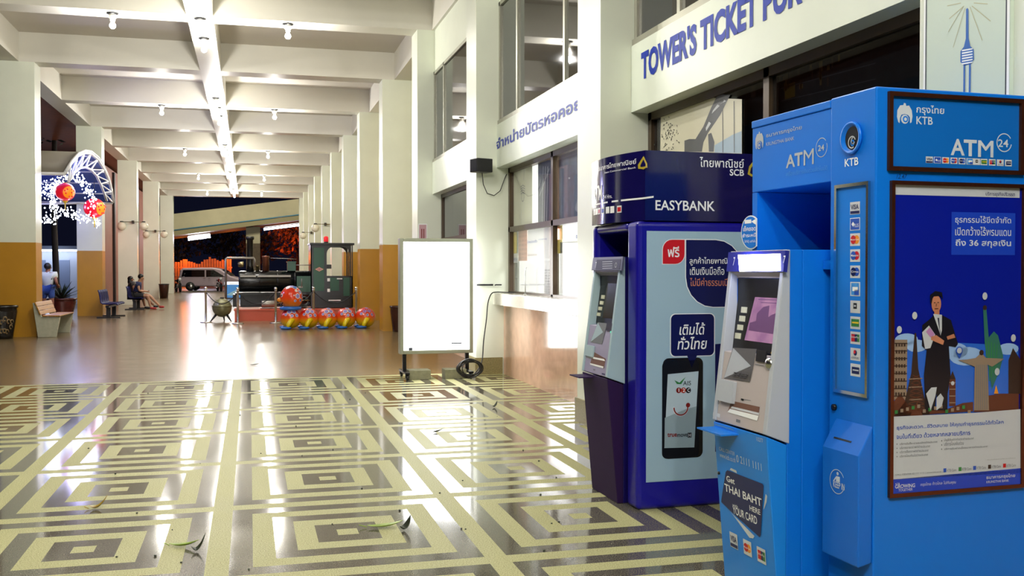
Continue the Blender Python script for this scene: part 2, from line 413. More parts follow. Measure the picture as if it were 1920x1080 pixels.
# ------------------------------------------------------------------ fascia lettering
m_blue_ink = mat('blue_lettering', '#0f32a4', 0.45, spec=0.25)
a = Art(WF, (XF, 0, 0), (-1, 0, 0), lift=0.004)
a.text('จำหน่ายบัตรหอคอย', 931, 281, 1090, 175, m_blue_ink, 0, 0.028)
o = a.done(None, letters='fascia_lettering'); tag(o, 'blue thai lettering on the white band over the bright ticket window', 'sign lettering')
t = MB().use(m_blue_ink)
def wall_text(mb, body, y_l, y_r, z0, z1, x, bold):
    vs, fs = text_geo(body, bold); mb.add([(x, y_l + (y_r - y_l) * u, z0 + (z1 - z0) * v) for u, v in vs], fs, False)
wall_text(t, "TOWER'S TICKET PURCHASE", 8.32, 4.835, 3.20, 3.455, XF - 0.004, 0.042)
tag(t.build('fascia_lettering', None), 'large blue english lettering on the white band above the cash machines', 'sign lettering')
# ------------------------------------------------------------------ lamps
m_bulb = mat('bulb_glow', '#ffffff', 0.3, emit='#fff6e6', es=14)
m_porc = mat('porcelain', '#e4e2da', 0.3)
def bulb_lamp(label, x, y, z, power, group):
    t = thing('ceiling_lamp', label, 'lamp', (x, y, z), 0, group)
    MB().lathe([(0.0, 0), (0.105, 0), (0.105, -0.02), (0.06, -0.03), (0, -0.03)]).build('base_ring', m_black, t)
    MB().lathe([(0.0, -0.03), (0.065, -0.03), (0.065, -0.09), (0.05, -0.11), (0.045, -0.145), (0, -0.145)]).build('socket', m_porc, t)
    MB().lathe([(0.0, -0.145), (0.022, -0.147), (0.03, -0.17), (0.055, -0.215), (0.055, -0.245), (0.035, -0.275), (0, -0.285)], n=12).build('bulb', m_bulb, t)
    lamp('bulb_light', (0, 0, -0.36), power, BULB_C, 0.06, t)
    return t
ordn = ['first', 'second', 'third', 'fourth', 'fifth', 'sixth']
n = 0
for k in (-3, -1, 1, 3, 5, 7, 9):
    y = YK(k) + 0.2; vis = k >= 1
    if vis: o_ = ordn[n]; n += 1
    pw = BULB_W * (1.0 if k > 0 else (1.0 if k == -1 else 2.4))
    for sx, side in ((-2.35, 'left'), (0.72, 'right')):
        if vis: bulb_lamp('bare bulb under the %s lit cross beam from the front, %s of the spine' % (o_, side), sx, y, ZB, pw, 'bulbs under the cross beams')
        else: bulb_lamp('bare bulb under a cross beam above the cash machines, %s of the spine' % side if k == -1 else 'bare bulb under the rearmost cross beam, %s of the spine' % side, sx, y, ZB, pw, 'bulbs under the cross beams')
    for dy, wh in ((-1.6, 'before'), (0, 'at'), (1.6, 'beyond')):
        if vis: lb = 'bare bulb on the spine beam just %s the %s lit cross beam' % (wh, o_)
        else: lb = 'bare bulb on the spine above the %s, %s a cross beam' % ('cash machines' if k == -1 else 'hall entrance', wh)
        bulb_lamp(lb, -0.85, y + dy, ZB, pw * 0.8, 'bulbs along the spine beam')
# ================================================================== CASH MACHINE KIOSKS
def zoom(ox, oy, s): return lambda x, y: (ox + x / s, oy + y / s)
def off(v, n, d): return Vector(v) + Vector(n).normalized() * d
FX, FY = (-1, 0, 0), (0, -1, 0)
m_kb = mat('kiosk_blue', '#096fd6', 0.32, spec=0.4)
m_kb2 = mat('kiosk_blue_print', '#1c78d8', 0.25)
m_sil = mat('silver_print', '#c3c8cc', 0.3, metal=0.3)
m_pale = mat('pale_print', '#c5cdd6', 0.35)
m_copper = mat('copper_frame', '#6e3d28', 0.25, metal=0.8)
m_ink = mat('navy_ink', '#0b1230', 0.4); m_red = mat('red_ink', '#c4141c', 0.35); m_org = mat('orange_ink', '#e8941c', 0.35)
m_navy = mat('navy_print', '#101a54', 0.3); m_mid = mat('mid_blue_ink', '#2350b4', 0.35); m_green = mat('green_ink', '#2f7c3c', 0.4)
m_sky = mat('sky_ink', '#3f8ed8', 0.35); m_blk = mat('black_ink', '#0a0a0c', 0.35); m_gry = mat('grey_ink', '#6c7076', 0.4)
m_yel = mat('yellow_ink', '#e8c21e', 0.35); m_ltgry = mat('light_grey_ink', '#c9cdd0', 0.4)
CARDS = ['visa', 'plus', 'mc', 'maestro', 'cirrus', 'sky', 'key', 'grn', 'up', 'pool', 'smart']
def card(a, px, py, hh_px, kind, hw=None):
    keep = a.mb; a.mb = MB(); a.cards.append(a.mb); card_art(a, px, py, hh_px, kind, hw); a.mb = keep
def card_art(a, px, py, hh_px, kind, hw=None):
    c = a.P(px, py, 1); h = (a.P(px, py - hh_px, 1) - c).length; w = hw or h * 0.95
    a.mrect(c, -w, -h, w, h, m_ltgry if kind not in ('plus',) else m_white)
    if kind == 'visa':
        a.mrect(c, -w * .92, -h * .9, w * .92, -h * .45, m_navy, 1); a.mtext(c, 'VISA', -w * .8, -h * .2, w * .8, h * .6, m_navy, 2, .02)
    elif kind == 'plus':
        a.mrect(c, -w * .9, -h * .9, w * .9, h * .9, m_mid, 1); a.mdisc(c, -w * .35, 0, h * .4, m_white, 2, 4); a.mtext(c, 'PLUS', -w * .1, -h * .5, w * .8, h * .05, m_white, 3)
    elif kind in ('mc', 'maestro', 'cirrus'):
        k1, k2 = {'mc': (m_red, m_org), 'maestro': (m_mid, m_red), 'cirrus': (m_navy, m_mid)}[kind]
        a.mdisc(c, w * .32, 0, w * .55, k2, 1); a.mdisc(c, -w * .32, 0, w * .55, k1, 2)
        if kind != 'mc': a.mtext(c, 'Maestro' if kind == 'maestro' else 'Cirrus', -w * .75, -h * .14, w * .75, h * .2, m_white, 3, .01)
        else: a.mtext(c, 'MasterCard', -w * .8, -h * .12, w * .8, h * .14, m_white, 3, .01)
    elif kind == 'sky':
        a.mrect(c, -w * .8, -h * .85, w * .8, h * .85, m_sky, 1); a.mrect(c, -w * .5, -h * .3, w * .6, h * .3, m_white, 2); a.mrect(c, -w * .1, -h * .85, w * .8, -h * .1, m_mid, 2)
    elif kind == 'key':
        a.mrect(c, -w * .35, -h * .3, w * .35, h * .6, m_blk, 1); a.mrect(c, -w * .2, 0, w * .2, h * .3, m_ltgry, 2)
    elif kind == 'grn':
        a.mrect(c, -w * .8, -h * .6, w * .8, h * .6, m_green, 1); a.mrect(c, -w * .6, -h * .1, w * .75, h * .15, m_yel, 2)
    elif kind == 'up':
        a.mrect(c, -w * .8, -h * .6, -w * .1, h * .6, m_red, 1); a.mrect(c, -w * .1, -h * .6, w * .4, h * .6, m_navy, 1); a.mrect(c, w * .4, -h * .6, w * .85, h * .6, m_green, 1)
        a.mtext(c, 'UnionPay', -w * .75, -h * .1, w * .8, h * .3, m_white, 3)
    elif kind == 'pool':
        a.mdisc(c, 0, h * .25, h * .45, m_navy, 1); a.mdisc(c, -w * .1, h * .4, h * .28, m_red, 2); a.mtext(c, 'ATM POOL', -w * .8, -h * .75, w * .8, -h * .4, m_navy, 2)
    else:
        a.mrect(c, -w * .7, -h * .6, w * .8, h * .5, m_navy, 1); a.mrect(c, -w * .5, -h * .1, w * .7, h * .1, m_ltgry, 2)
BIRD = [(-.1,-1),(.12,-.95),(.18,-.72),(.55,-.78),(.9,-.35),(1,.2),(.88,.75),(.7,.85),(.66,.3),(.42,.1),(0,.02),(-.42,.1),(-.6,.4),(-.66,.88),(-.82,.8),(-1,.3),(-.95,-.3),(-.6,-.75),(-.2,-.78)]
def bird(a, x, y, r, m, mc, sx=1.0):
    c = a.P(x, y, 1); h = (a.P(x, y - r, 1) - c).length
    a.mb.use(m).poly([c + a.e1 * (u * h * .85 * sx) - a.e2 * (v * h) for u, v in BIRD][::-1])
    for rr, o, q in ((.42, 0, m), (.30, .06, mc), (.16, .05, m)): a.mdisc(c, o * h, -h * .5, rr * h, q, 1 + int(rr < .4) + int(rr < .2))
# ------------------------------------------------------------------ blue kiosk
KO, KR = Vector((2.45, 3.486, 0)), R(2)
K = Frame(KO, KR); KW, KZ = 0.965, 2.24
kt = thing('atm_kiosk', 'tall bright blue cash machine kiosk with framed poster on its side', 'kiosk', KO, KR)
MB().box(0, 0.86, 0, 0.306, 0, KZ).build('cabinet', m_kb, kt, bevel=0.006)
b = MB().box(0.006, 0.86, 0.309, KW, 1.882, 2.2).box(0, 0.86, 0.309, KW, 2.2, KZ - 0.005); b.build('header', m_kb, kt, bevel=0.004)
MB().box(0.45, 0.86, 0.309, KW, 0.0, 1.88).build('back_panel', m_kb, kt)
MB().box(0.008, 0.45, KW - 0.045, KW, 0.0, 1.88).build('side_panel', m_kb, kt)
MB().box(0.02, 0.45, 0.309, 0.33, 0.0, 1.88).box(0.02, 0.45, 0.33, 0.385, 1.5, 1.54).build('inner_panel', m_kb, kt)
# header lettering on the front
z5 = zoom(1380, 160, 3.373)
a = Art(K, (0.006, 0, 0), FX, z5)
bird(a, 150, 350, 58, m_sil, m_kb)
a.text('ธนาคารกรุงไทย', 193, 338, 418, 248, m_sil, 1, .008).text('KRUNGTHAI BANK', 193, 385, 370, 322, m_sil, 1)
a.text('A', 318, 525, 376, 432, m_sil, 1, .022).text('T', 372, 514, 424, 420, m_sil, 1, .03).text('M', 430, 508, 494, 398, m_sil, 1).text('24', 520, 418, 560, 372, m_sil, 1, .02)
a.done(kt, 'bird_emblem'); a = Art(K, (0.006, 0, 0), FX, z5); a.ring(543, 393, 62, .08, m_sil, 1, 40, 380)
a.text('เครื่องบริการเงินด่วนอัตโนมัติ', 318, 575, 580, 500, m_sky, 1)
a.done(kt, 'ring_print')
a = Art(K, (0, 0, 0), FX, z5)
a.text('KTB', 690, 516, 776, 452, m_white, 1, .012); a.done(kt)
a = Art(K, (0, 0, 0), FX, z5); c = a.P(738, 333); rr = (a.P(738, 228) - c).length * .98
d = MB(); d.use(m_kb).lathe([(rr, 0), (rr, .012), (rr * .86, .014), (rr * .82, .006), (0, .006)], (0, 0, 0), 'x', 32)
d.v = [(c.x - v[0], c.y + v[1], c.z + v[2]) for v in d.v]; d.f = [f[::-1] for f in d.f]; em = d.build('emblem', None, kt)
a2 = Art(K, (c.x - .0065, 0, 0), FX, z5); m_gun = mat('gunmetal', '#3a3c42', 0.3, metal=0.8)
a2.disc(738, 333, 74, m_gun, 0); bird(a2, 738, 330, 70, m_gun, m_kb2); a2.ring(738, 360, 40, .2, m_sil, 4, 20, 300); a2.ring(745, 350, 22, .3, m_sil, 4, 90, 330); a2.done(em, 'bird_badge')
# card strip in a chrome frame
z6 = zoom(1550, 340, 2.571)
a = Art(K, (0, 0, 0), FX, z6)
a.frame((48, 20), (205, 1045), .014, m_chrome, .012); fr = a.done(kt, 'card_frame')
a = Art(K, (0, 0, 0), FX, z6, lift=.002); a.rect(54, 30, 200, 1035, m_kb2, 0)
for q, (k, y) in enumerate(zip(CARDS, (129, 206, 281, 358, 436, 519, 605, 682, 755, 834, 910))): card(a, 139 + q * .2, y, 30 if k != 'sky' else 34, k, .033)
a.done(fr, 'card_logos')
# lock, litter bin
MB().lathe([(.014, 0), (.014, .012), (0, .012)], (0, 0, 0), 'x', 14).build('lock', m_dark, kt, loc=(-.012, .262, .905))
m_bin = mat('bin_blue', '#0b66cc', 0.35)
BX = -.068
bn = MB(); bn.prism([(0, .006, .30), (BX, .006, .285), (BX, .006, .742), (0, .006, .862)], (0, .248, 0)); bin_ = bn.build('litter_bin', m_bin, kt, bevel=.006)
sn = Vector((-.12, 0, .068)).normalized(); sn = Vector((-.12, 0, .068)); sn = Vector((-0.870, 0, 0.493))
z4 = zoom(1320, 760, 3.375)
a = Art(K, (BX, 0, .742), sn, z4, lift=.0008); a.slab(826, 198, 930, 238, m_black, .0015); a.done(bin_, 'slot')
a = Art(K, (BX, 0, 0), FX, z4); a.ring(845, 483, 78, .06, m_pale, 1, 30, 345)
a.disc(848, 432, 11, m_pale, 1).rect(838, 446, 862, 488, m_pale, 1).line([(838, 455), (822, 478)], .006, m_pale, 1).text('KEEP IN', 820, 515, 892, 500, m_pale, 1, .015); a.done(bin_, 'pictogram')
# round hanging sticker on the far cheek
a = Art(K, (.004, 0, 0), FX, z5, lift=.003)
n = 26; pts = [(102 + 62 * math.cos(t), 930 - 107 * math.sin(t)) for t in [R(55 + 250 * k / (n - 1)) for k in range(n)]]
a.mb.use(m_white).prism([a.P(*p) for p in pts][::-1], (-.004, 0, 0))
pts = [(102 + 57 * math.cos(t), 930 - 100 * math.sin(t)) for t in [R(55 + 250 * k / (n - 1)) for k in range(n)]]
a.mb.use(m_kb2).poly([a.P(*p, 8) for p in pts][::-1])
a.text('เช็คยอด', 56, 924, 136, 885, m_white, 10, .012).text('ชำระหนี้', 52, 962, 138, 932, m_white, 10, .012).text('ได้ที่ตู้ เอทีเอ็ม', 64, 1000, 138, 975, m_white, 10)
a.rect(66, 852, 108, 872, m_white, 10).poly([(108, 862), (140, 842), (140, 884)], m_white, 10); a.done(kt, 'round_sticker')
# side: upper sign
z7 = zoom(1640, 160, 2.843)
a = Art(K, (0, 0, 0), FY, z7); a.frame((68, 33), (783, 480), .018, m_copper, .016); us = a.done(kt, 'sign_frame')
a = Art(K, (0, 0, 0), FY, z7, lift=.002); a.rect(80, 45, 775, 472, mat('sign_blue', '#1264b8', 0.2), 0)
bird(a, 158, 152, 58, m_pale, m_kb2)
a.text('กรุงไทย', 220, 158, 368, 112, m_pale, 1, .012).text('KTB', 220, 207, 307, 170, m_pale, 1, .012)
a.text('A', 403, 372, 478, 288, m_pale, 1, .022).text('T', 472, 377, 542, 292, m_pale, 1, .03).text('M', 549, 382, 628, 297, m_pale, 1).text('M', 551, 382, 630, 297, m_pale, 2).text('M', 547, 382, 626, 297, m_pale, 3).text('24', 655, 328, 710, 290, m_pale, 1, .012); a.ring(688, 306, 50, .1, m_pale, 1, 30, 350)
for k, x in zip(CARDS, (289, 332, 376, 420, 463, 505, 541, 580, 624, 667, 710)): card(a, x, 397 + (x - 289) * .042, 17, k, .0175)
a.done(us, 'sign_print')
a = Art(K, (0, 0, 0), FY, z7); a.text('12.47', 115, 497, 172, 474, m_navy, 0, .0, .3); a.done(kt, letters='handwriting')
# side: framed poster
a = Art(K, (0, 0, 0), FY, z7); a.frame((80, 508), (783, 2140), .016, m_copper, .016)
pf = a.done(kt, 'poster_frame')
m_pblue = mat('poster_blue', '#0b1a8e', 0.22); m_pbox = mat('poster_box_blue', '#1c3fb8', 0.25); m_pw = mat('poster_white', '#b9bfc6', 0.3)
m_psky = mat('poster_sky', '#2a62c8', 0.25); m_cloud = mat('poster_cloud', '#8fb2e0', 0.3); m_suit = mat('poster_suit', '#14141c', 0.3); m_skin = mat('poster_skin', '#b87a5c', 0.35)
m_stone = mat('poster_stone', '#8a7866', 0.35); m_rust = mat('poster_rust', '#5c3020', 0.35); m_vert = mat('poster_verdigris', '#2f6a5c', 0.35); m_pcl = mat('poster_iron', '#33241e', 0.35)
a = Art(K, (0, 0, 0), FY, z7, lift=.002)
a.rect(93, 525, 770, 2125, m_pblue, 0); a.rect(93, 528, 770, 600, m_pw, 1); a.text('บริการธุรกิจปริวรรต', 588, 594, 744, 572, m_navy, 2, .01)
a.rect(408, 675, 745, 905, m_pbox, 1)
a.text('ธุรกรรมไร้ขีดจำกัด', 426, 742, 724, 700, m_pale, 2, .006).text('เปิดกว้างไร้พรมแดน', 426, 800, 724, 756, m_pale, 2, .006).text('ถึง 36 สกุลเงิน', 428, 866, 724, 822, m_pale, 2, .018)
ar = a.done(pf, 'poster_print')
z8 = zoom(1640, 520, 2.571)
a = Art(K, (0, 0, 0), FY, z8, lift=.0034)
a.poly([(90, 300), (400, 315), (690, 330), (690, 645), (85, 668)], m_psky, 0)
for x, y, r, sx in ((150, 300, 30, 2.2), (200, 330, 30, 2), (380, 355, 40, 2), (440, 380, 45, 2.2), (640, 345, 28, 2.2), (110, 330, 20, 2)): a.disc(x, y, r, m_cloud, 1, 18, sx)
def tower(x0, y0, x1, y1, m, band=None, n=7, lean=0):
    a.poly([(x0 + lean, y0), (x1 + lean, y0), (x1, y1), (x0, y1)], m, 2)
    for k in range(n if band else 0):
        y = y0 + (y1 - y0) * (k + .5) / n; q = lean * (1 - (k + .5) / n); a.line([(x0 + q, y), (x1 + q, y)], .004, band, 3)
tower(88, 300, 150, 590, m_stone, m_pcl, 8, 4)                                   # round banded tower
a.poly([(188, 268), (196, 268), (206, 440), (240, 600), (262, 660), (90, 668), (140, 600), (172, 460)], m_pcl, 3).poly([(165, 668), (200, 600), (228, 668)], m_rust, 4)
for y in (470, 510, 570): a.line([(160, y + 20), (225, y + 16)], .004, m_stone, 4)
for k in range(8):
    for q in range(4): a.rect(97 + q * 13 - (k > 4) * 2, 316 + k * 34, 104 + q * 13 - (k > 4) * 2, 332 + k * 34, m_pcl, 4)
for k in range(9): a.line([(178 - k * 3, 470 + k * 20), (212 + k * 3, 486 + k * 20)], .003, m_rust, 4).line([(212 + k * 3, 470 + k * 20), (178 - k * 3, 486 + k * 20)], .003, m_rust, 4)
for k in range(5): a.line([(530 + k * 14, 300 + k * 6), (538 + k * 10, 520 - k * 20)], .004, m_green, 4)
for k in range(6): a.line([(486 + k * 9, 420), (484 + k * 10, 636)], .003, m_gry, 7)
for k in range(14): a.rect(90 + k * 27, 640 - (k * 37) % 30, 104 + k * 27, 656 - (k * 37) % 30, m_stone if k % 3 else m_green, 8)
tower(355, 490, 386, 620, m_rust, m_stone, 4); a.poly([(355, 490), (386, 490), (371, 450)], m_pcl, 3)   # clock tower
a.disc(371, 510, 10, m_pw, 4)
a.poly([(240, 560), (265, 530), (292, 528), (285, 570), (262, 640)], m_pw, 9).poly([(290, 580), (310, 558), (325, 580), (315, 620), (290, 640)], m_pw, 9)   # shell roofs
a.poly([(85, 600), (120, 560), (160, 620), (240, 640), (330, 640), (420, 605), (470, 600), (470, 645), (85, 670)], m_rust, 3)
a.poly([(540, 570), (600, 560), (690, 560), (690, 645), (470, 648)], m_rust, 3).poly([(570, 560), (580, 518), (592, 560)], m_org, 4).poly([(640, 560), (640, 400), (662, 340), (700, 400), (700, 560)], m_pcl, 3)
a.poly([(518, 150), (534, 150), (545, 290), (570, 260), (590, 280), (615, 380), (600, 440), (560, 540), (540, 400), (526, 320)], m_vert, 3).disc(526, 146, 12, m_pcl, 4)   # robed statue, arm raised
a.poly([(395, 398), (440, 395), (480, 388), (500, 370), (515, 370), (530, 388), (580, 390), (618, 392), (560, 430), (538, 420), (545, 640), (472, 640), (476, 430), (440, 415)], m_stone, 6).disc(508, 362, 13, m_pcl, 7)   # statue, arms spread
# man in a dark suit, arms folded
a.poly([(262, 200), (280, 180), (320, 182), (362, 205), (396, 320), (385, 335), (352, 330), (360, 470), (346, 560), (345, 640), (300, 640), (292, 560), (285, 640), (238, 640), (232, 470), (245, 350), (222, 330), (224, 230)], m_suit, 5)
a.poly([(276, 176), (318, 180), (318, 255), (312, 280)], m_pw, 6).poly([(296, 195), (304, 195), (308, 265), (314, 280)], m_ink, 7)
a.disc(291, 128, 42, m_skin, 6, 20, .66).rect(279, 120, 285, 124, m_suit, 8).rect(296, 119, 302, 123, m_suit, 8).line([(282, 151), (300, 150)], .004, m_rust, 8).line([(291, 126), (289, 140)], .003, m_rust, 8).poly([(262, 125), (260, 85), (285, 66), (318, 72), (322, 105), (312, 90), (275, 92), (268, 125)], m_suit, 7).rect(282, 150, 306, 190, m_skin, 5)
a.poly([(340, 285), (375, 272), (382, 290), (345, 300)], m_skin, 7).poly([(265, 285), (290, 278), (328, 305), (322, 325), (290, 312), (264, 300)], m_skin, 8)
a.poly([(222, 265), (255, 232), (285, 275), (262, 340), (236, 345)], m_pw, 7).poly([(240, 262), (258, 240), (283, 275), (262, 290)], mat('poster_pink', '#b27fb4', .35), 8)
for x, y in ((113, 252), (187, 184), (525, 90), (662, 292), (584, 454)): a.disc(x, y, 18, m_pw, 6, 18, .8)
a.disc(401, 353, 20, m_mid, 7).poly([(386, 362), (416, 362), (402, 392)], m_mid, 7).disc(401, 352, 14, m_pw, 8)
a.poly([(84, 670), (470, 652), (694, 634), (694, 940), (80, 972)], m_pw, 9)
a.text('ธุรกิจสะดวก...ชีวิตสบาย ให้คุณทำธุรกรรมได้ทั่วโลก', 98, 738, 612, 684, m_mid, 11, .008).text('จบในที่เดียว ด้วยหลากหลายบริการ', 96, 778, 452, 733, m_mid, 11, .008)
for k, (s1, x1) in enumerate((('บริการรับซื้อ-ขายธนบัตรต่างประเทศ', 293), ('บริการขายดราฟต์ต่างประเทศ', 258), ('บริการซื้อดราฟต์ต่างประเทศ', 250), ('บริการโอนเงินไปต่างประเทศ', 248))):
    y = 806 + k * 20; a.text(s1, 112, y, x1, y - 22, m_gry, 11).disc(99, y - 4, 3, m_gry, 11)
for k, (s1, x1) in enumerate((('บัญชีเงินฝากเงินตราต่างประเทศ', 468), ('บริการโอนเงินด่วน', 420), ('บริการรับฝากเช็คธนาคารต่างประเทศ', 535))):
    y = 790 + k * 20; a.text(s1, 326, y, x1, y - 24, m_gry, 11).disc(314, y - 4, 3, m_gry, 11)
a.text('* เงื่อนไขเป็นไปตามที่ธนาคารกำหนด', 524, 880, 668, 866, m_gry, 11)
a.text('CALL CENTER 02 111 1111 | www.ktb.co.th |', 92, 956, 318, 930, m_gry, 11)
for x, m in ((330, m_mid), (403, m_green), (473, m_mid), (545, m_pcl), (617, m_red)):
    y = 928 - (x - 330) * .08; a.rect(x - 7, y - 9, x + 7, y + 9, m, 10); a.text('KTB Care', x + 10, y + 7, x + 54, y - 9, m_gry, 11)
a.poly([(80, 972), (694, 918), (694, 1008), (80, 1056)], m_pbox, 9)
a.text('KTB', 92, 998, 112, 988, m_pale, 11).text('GROWING', 90, 1016, 186, 990, m_pale, 11, .02).text('TOGETHER', 106, 1030, 174, 1012, m_pale, 11).text('กรุงไทย ก้าวไกล ไปกับคุณ', 212, 1008, 382, 975, m_pale, 11)
bird(a, 503, 972, 26, m_pale, m_pbox); a.text('ธนาคารกรุงไทย', 528, 975, 666, 942, m_pale, 13, .01).text('KRUNGTHAI BANK', 528, 990, 636, 970, m_pale, 13)
for q in (a.mb,):
    pass
a.done(ar if ar else pf, 'poster_picture')
# ------------------------------------------------------------------ cash machine builder
def console(F, T, w, xt, zt, xb, zb, xbase, x0, mg, mg2, mlow, mbody, depth=.35, tscreen=(.15, .56)):
    top, bot = Vector((xt, 0, zt)), Vector((xb, 0, zb)); d = bot - top; n = Vector((d.z, 0, -d.x)).normalized()
    if n.x > 0: n = -n
    def P(t, i=0.0, y=0.0):
        p = top + d * t - n * i; return (p.x, y, p.z)
    MB().box(x0 + .075, depth, 0.004, w - .004, 0, zt).box(x0, x0 + .075, .004, .029, 0, zt).box(x0, x0 + .075, w - .029, w - .004, 0, zt).box(x0, x0 + .075, .029, w - .029, 0, zb - .06).build('body', mbody, T, bevel=.004)
    for y in (0, w - .03):
        MB().prism([(x0 + .01, y, zb - .045), P(1, 0, y), P(0, 0, y), (x0 + .01, y, zt)], (0, .03, 0)).build('side_cheek', mg2, T, bevel=.004)
    y, v = .0305, (0, w - .061, 0)
    MB().prism([P(0, .0, y), P(.125, 0, y), P(tscreen[0], .05, y), (x0 + .01, y, P(tscreen[0], .05)[2]), (x0 + .01, y, zt - .001)], v).build('hood', mg, T, bevel=.006)
    MB().prism([P(tscreen[0] + .002, .05, y), P(tscreen[1] + .01, .05, y), (x0 + .01, y, P(tscreen[1] + .01, .05)[2]), (x0 + .01, y, P(tscreen[0], .05)[2] - .002)], v).build('screen_panel', m_black, T)
    MB().prism([P(tscreen[1] + .02, .045, y), P(tscreen[1] + .03, .008, y), P(1, .006, y), (x0 + .01, y, zb - .04), (x0 + .01, y, P(tscreen[1] + .02, .05)[2])], v).build('keypad_deck', mg, T, bevel=.003)
    MB().prism([(x0, .003, 0), (xbase, .003, 0), (xb + .004, .003, zb - .008), (x0, .003, zb - .05)], (0, w - .006, 0)).build('lower_cabinet', mlow, T, bevel=.005)
    return P, n
m_ag = mat('atm_grey', '#b3aaa8', 0.35); m_ag2 = mat('atm_light_grey', '#aeb4bc', 0.35); m_slot = mat('slot_brown', '#6f4c3e', 0.5)
MO = KO + Matrix.Rotation(KR, 3, 'Z') @ Vector((0, .386, 0)); MF = Frame(MO, KR); MW = .482
mt = thing('cash_machine', 'blue cash machine with grey slanted console and lit white panel', 'cash machine', MO, KR)
P, n1 = console(MF, mt, MW, -.168, 1.587, -.263, .777, -.195, -.155, m_ag, m_ag2, mat('machine_blue', '#1880dc', 0.3), m_kb)
z3 = zoom(1320, 440, 2.842)
a = Art(MF, P(.06), n1, z3, lift=.0)
a.slab(150, 96, 443, 200, mat('hood_violet', '#2c3296', 0.25, metal=.3), .02); hd = a.done(mt, 'light_bezel')
a = Art(MF, P(.06, -.02), n1, z3, lift=.001); a.poly([(182, 108), (408, 102), (409, 192), (190, 196)], mat('lit_panel', '#ffffff', .4, emit='#f6f8ff', es=4.0), 0)
a.text('7', 155, 165, 168, 120, m_ltgry, 1, .01).text('7', 422, 152, 437, 112, m_ltgry, 1, .01); a.done(hd, 'lit_panel')
lamp('machine_light', Vector(P(.08, -.09, MW / 2)), 0.5, (.6, .65, 1.0), .04, mt)
a = Art(MF, P(.3, .05), n1, z3, lift=.002)
m_scr = bpy.data.materials.new('pink_screen'); m_scr.use_nodes = True
def screen_mat(m, c0, c1, es):
    nt = m.node_tree; b = nt.nodes['Principled BSDF']; tc = nt.nodes.new('ShaderNodeTexCoord'); n = nt.nodes.new('ShaderNodeTexNoise'); n.inputs['Scale'].default_value = 14
    r = nt.nodes.new('ShaderNodeValToRGB'); r.color_ramp.elements[0].color = (*lin(c0), 1); r.color_ramp.elements[1].color = (*lin(c1), 1)
    r.color_ramp.elements[0].position = .35; r.color_ramp.elements[1].position = .65
    nt.links.new(tc.outputs['Object'], n.inputs[0]); nt.links.new(n.outputs[0], r.inputs[0]); nt.links.new(r.outputs[0], b.inputs['Emission Color'])
    b.inputs['Emission Strength'].default_value = es; b.inputs['Base Color'].default_value = (.05, .02, .04, 1); b.inputs['Roughness'].default_value = .15
screen_mat(m_scr, '#a878a4', '#c996b8', .13)
a.poly([(285, 288), (424, 292), (390, 585), (217, 562)], m_scr, 0)
m_scr2 = mat('screen_violet', '#4a3050', .2, emit='#705070', es=.1)
a.poly([(285, 420), (320, 385), (352, 378), (345, 440), (360, 430), (398, 412), (385, 480), (370, 530), (240, 510), (246, 470), (280, 460)], m_scr2, 1)
for y, x0, x1 in ((322, 300, 400), (345, 292, 412), (362, 306, 404)): a.line([(x0, y), (x1, y + 4)], .003, m_scr2, 1)
a.done(mt, 'screen')
for q in ((207, 385, 228, 418), (197, 432, 218, 464), (186, 479, 207, 510), (174, 523, 195, 556)):
    a = Art(MF, P(.3, .05), n1, z3); a.slab(*q, mat('key_cream', '#cfd0b8', .4), .008); a.done(mt, 'function_key')
a = Art(MF, P(.75, .006), n1, z3, lift=.001)
a.poly([(155, 602), (282, 609), (246, 786), (106, 765)], mat('tray_dark', '#59585a', .4), 0).poly([(108, 764), (158, 604), (252, 700)], m_ag2, 1).poly([(108, 764), (246, 785), (250, 715)], mat('key_steel', '#85868a', .3, metal=.7), 1)
kp = a.done(mt, 'keypad_tray')
a = Art(MF, P(.75, .006), n1, z3, lift=.003); m_key = mat('key_grey', '#4c4d50', .4)
for r_ in range(3):
    for c_ in range(4): a.slab(165 + c_ * 20 - r_ * 5, 750 + c_ * 3 + r_ * 9 - 18, 178 + c_ * 20 - r_ * 5, 757 + c_ * 3 + r_ * 9 - 18, m_key, .006)
a.done(kp, 'keypad')
a = Art(MF, P(.75, .006), n1, z3); a.slab(287, 614, 331, 682, m_black, .006); a.done(mt, 'card_window')
a = Art(MF, P(.75, .006), n1, z3); c = a.P(350, 688); d = MB().ball(c, .028, 14, 8, (.6, 1, 1)); d.build('card_slot', m_steel, mt)
a = Art(MF, P(.8, .006), n1, z3); a.slab(100, 770, 164, 902, m_ag2, .018); a.done(mt, 'receipt_chute')
a = Art(MF, P(.9, .006), n1, z3, lift=.001); a.poly([(148, 885), (298, 918), (284, 992), (126, 945)], m_slot, 0).poly([(126, 945), (140, 928), (292, 965), (284, 992)], m_white, 1).poly([(150, 915), (296, 950), (294, 962), (144, 925)], m_ltgry, 1); a.done(mt, 'cash_slot')
a = Art(MF, P(.9, .006), n1, z3, lift=.001); a.rect(50, 945, 85, 975, m_ltgry, 0).rect(173, 982, 193, 1004, m_gry, 0).rect(198, 872, 212, 886, m_blk, 0).rect(195, 578, 205, 592, m_blk, 0).line([(215, 878), (250, 884)], .002, m_gry, 0).rect(272, 692, 320, 697, m_gry, 0); a.disc(362, 630, 8, m_yel, 0); a.done(mt, 'label')
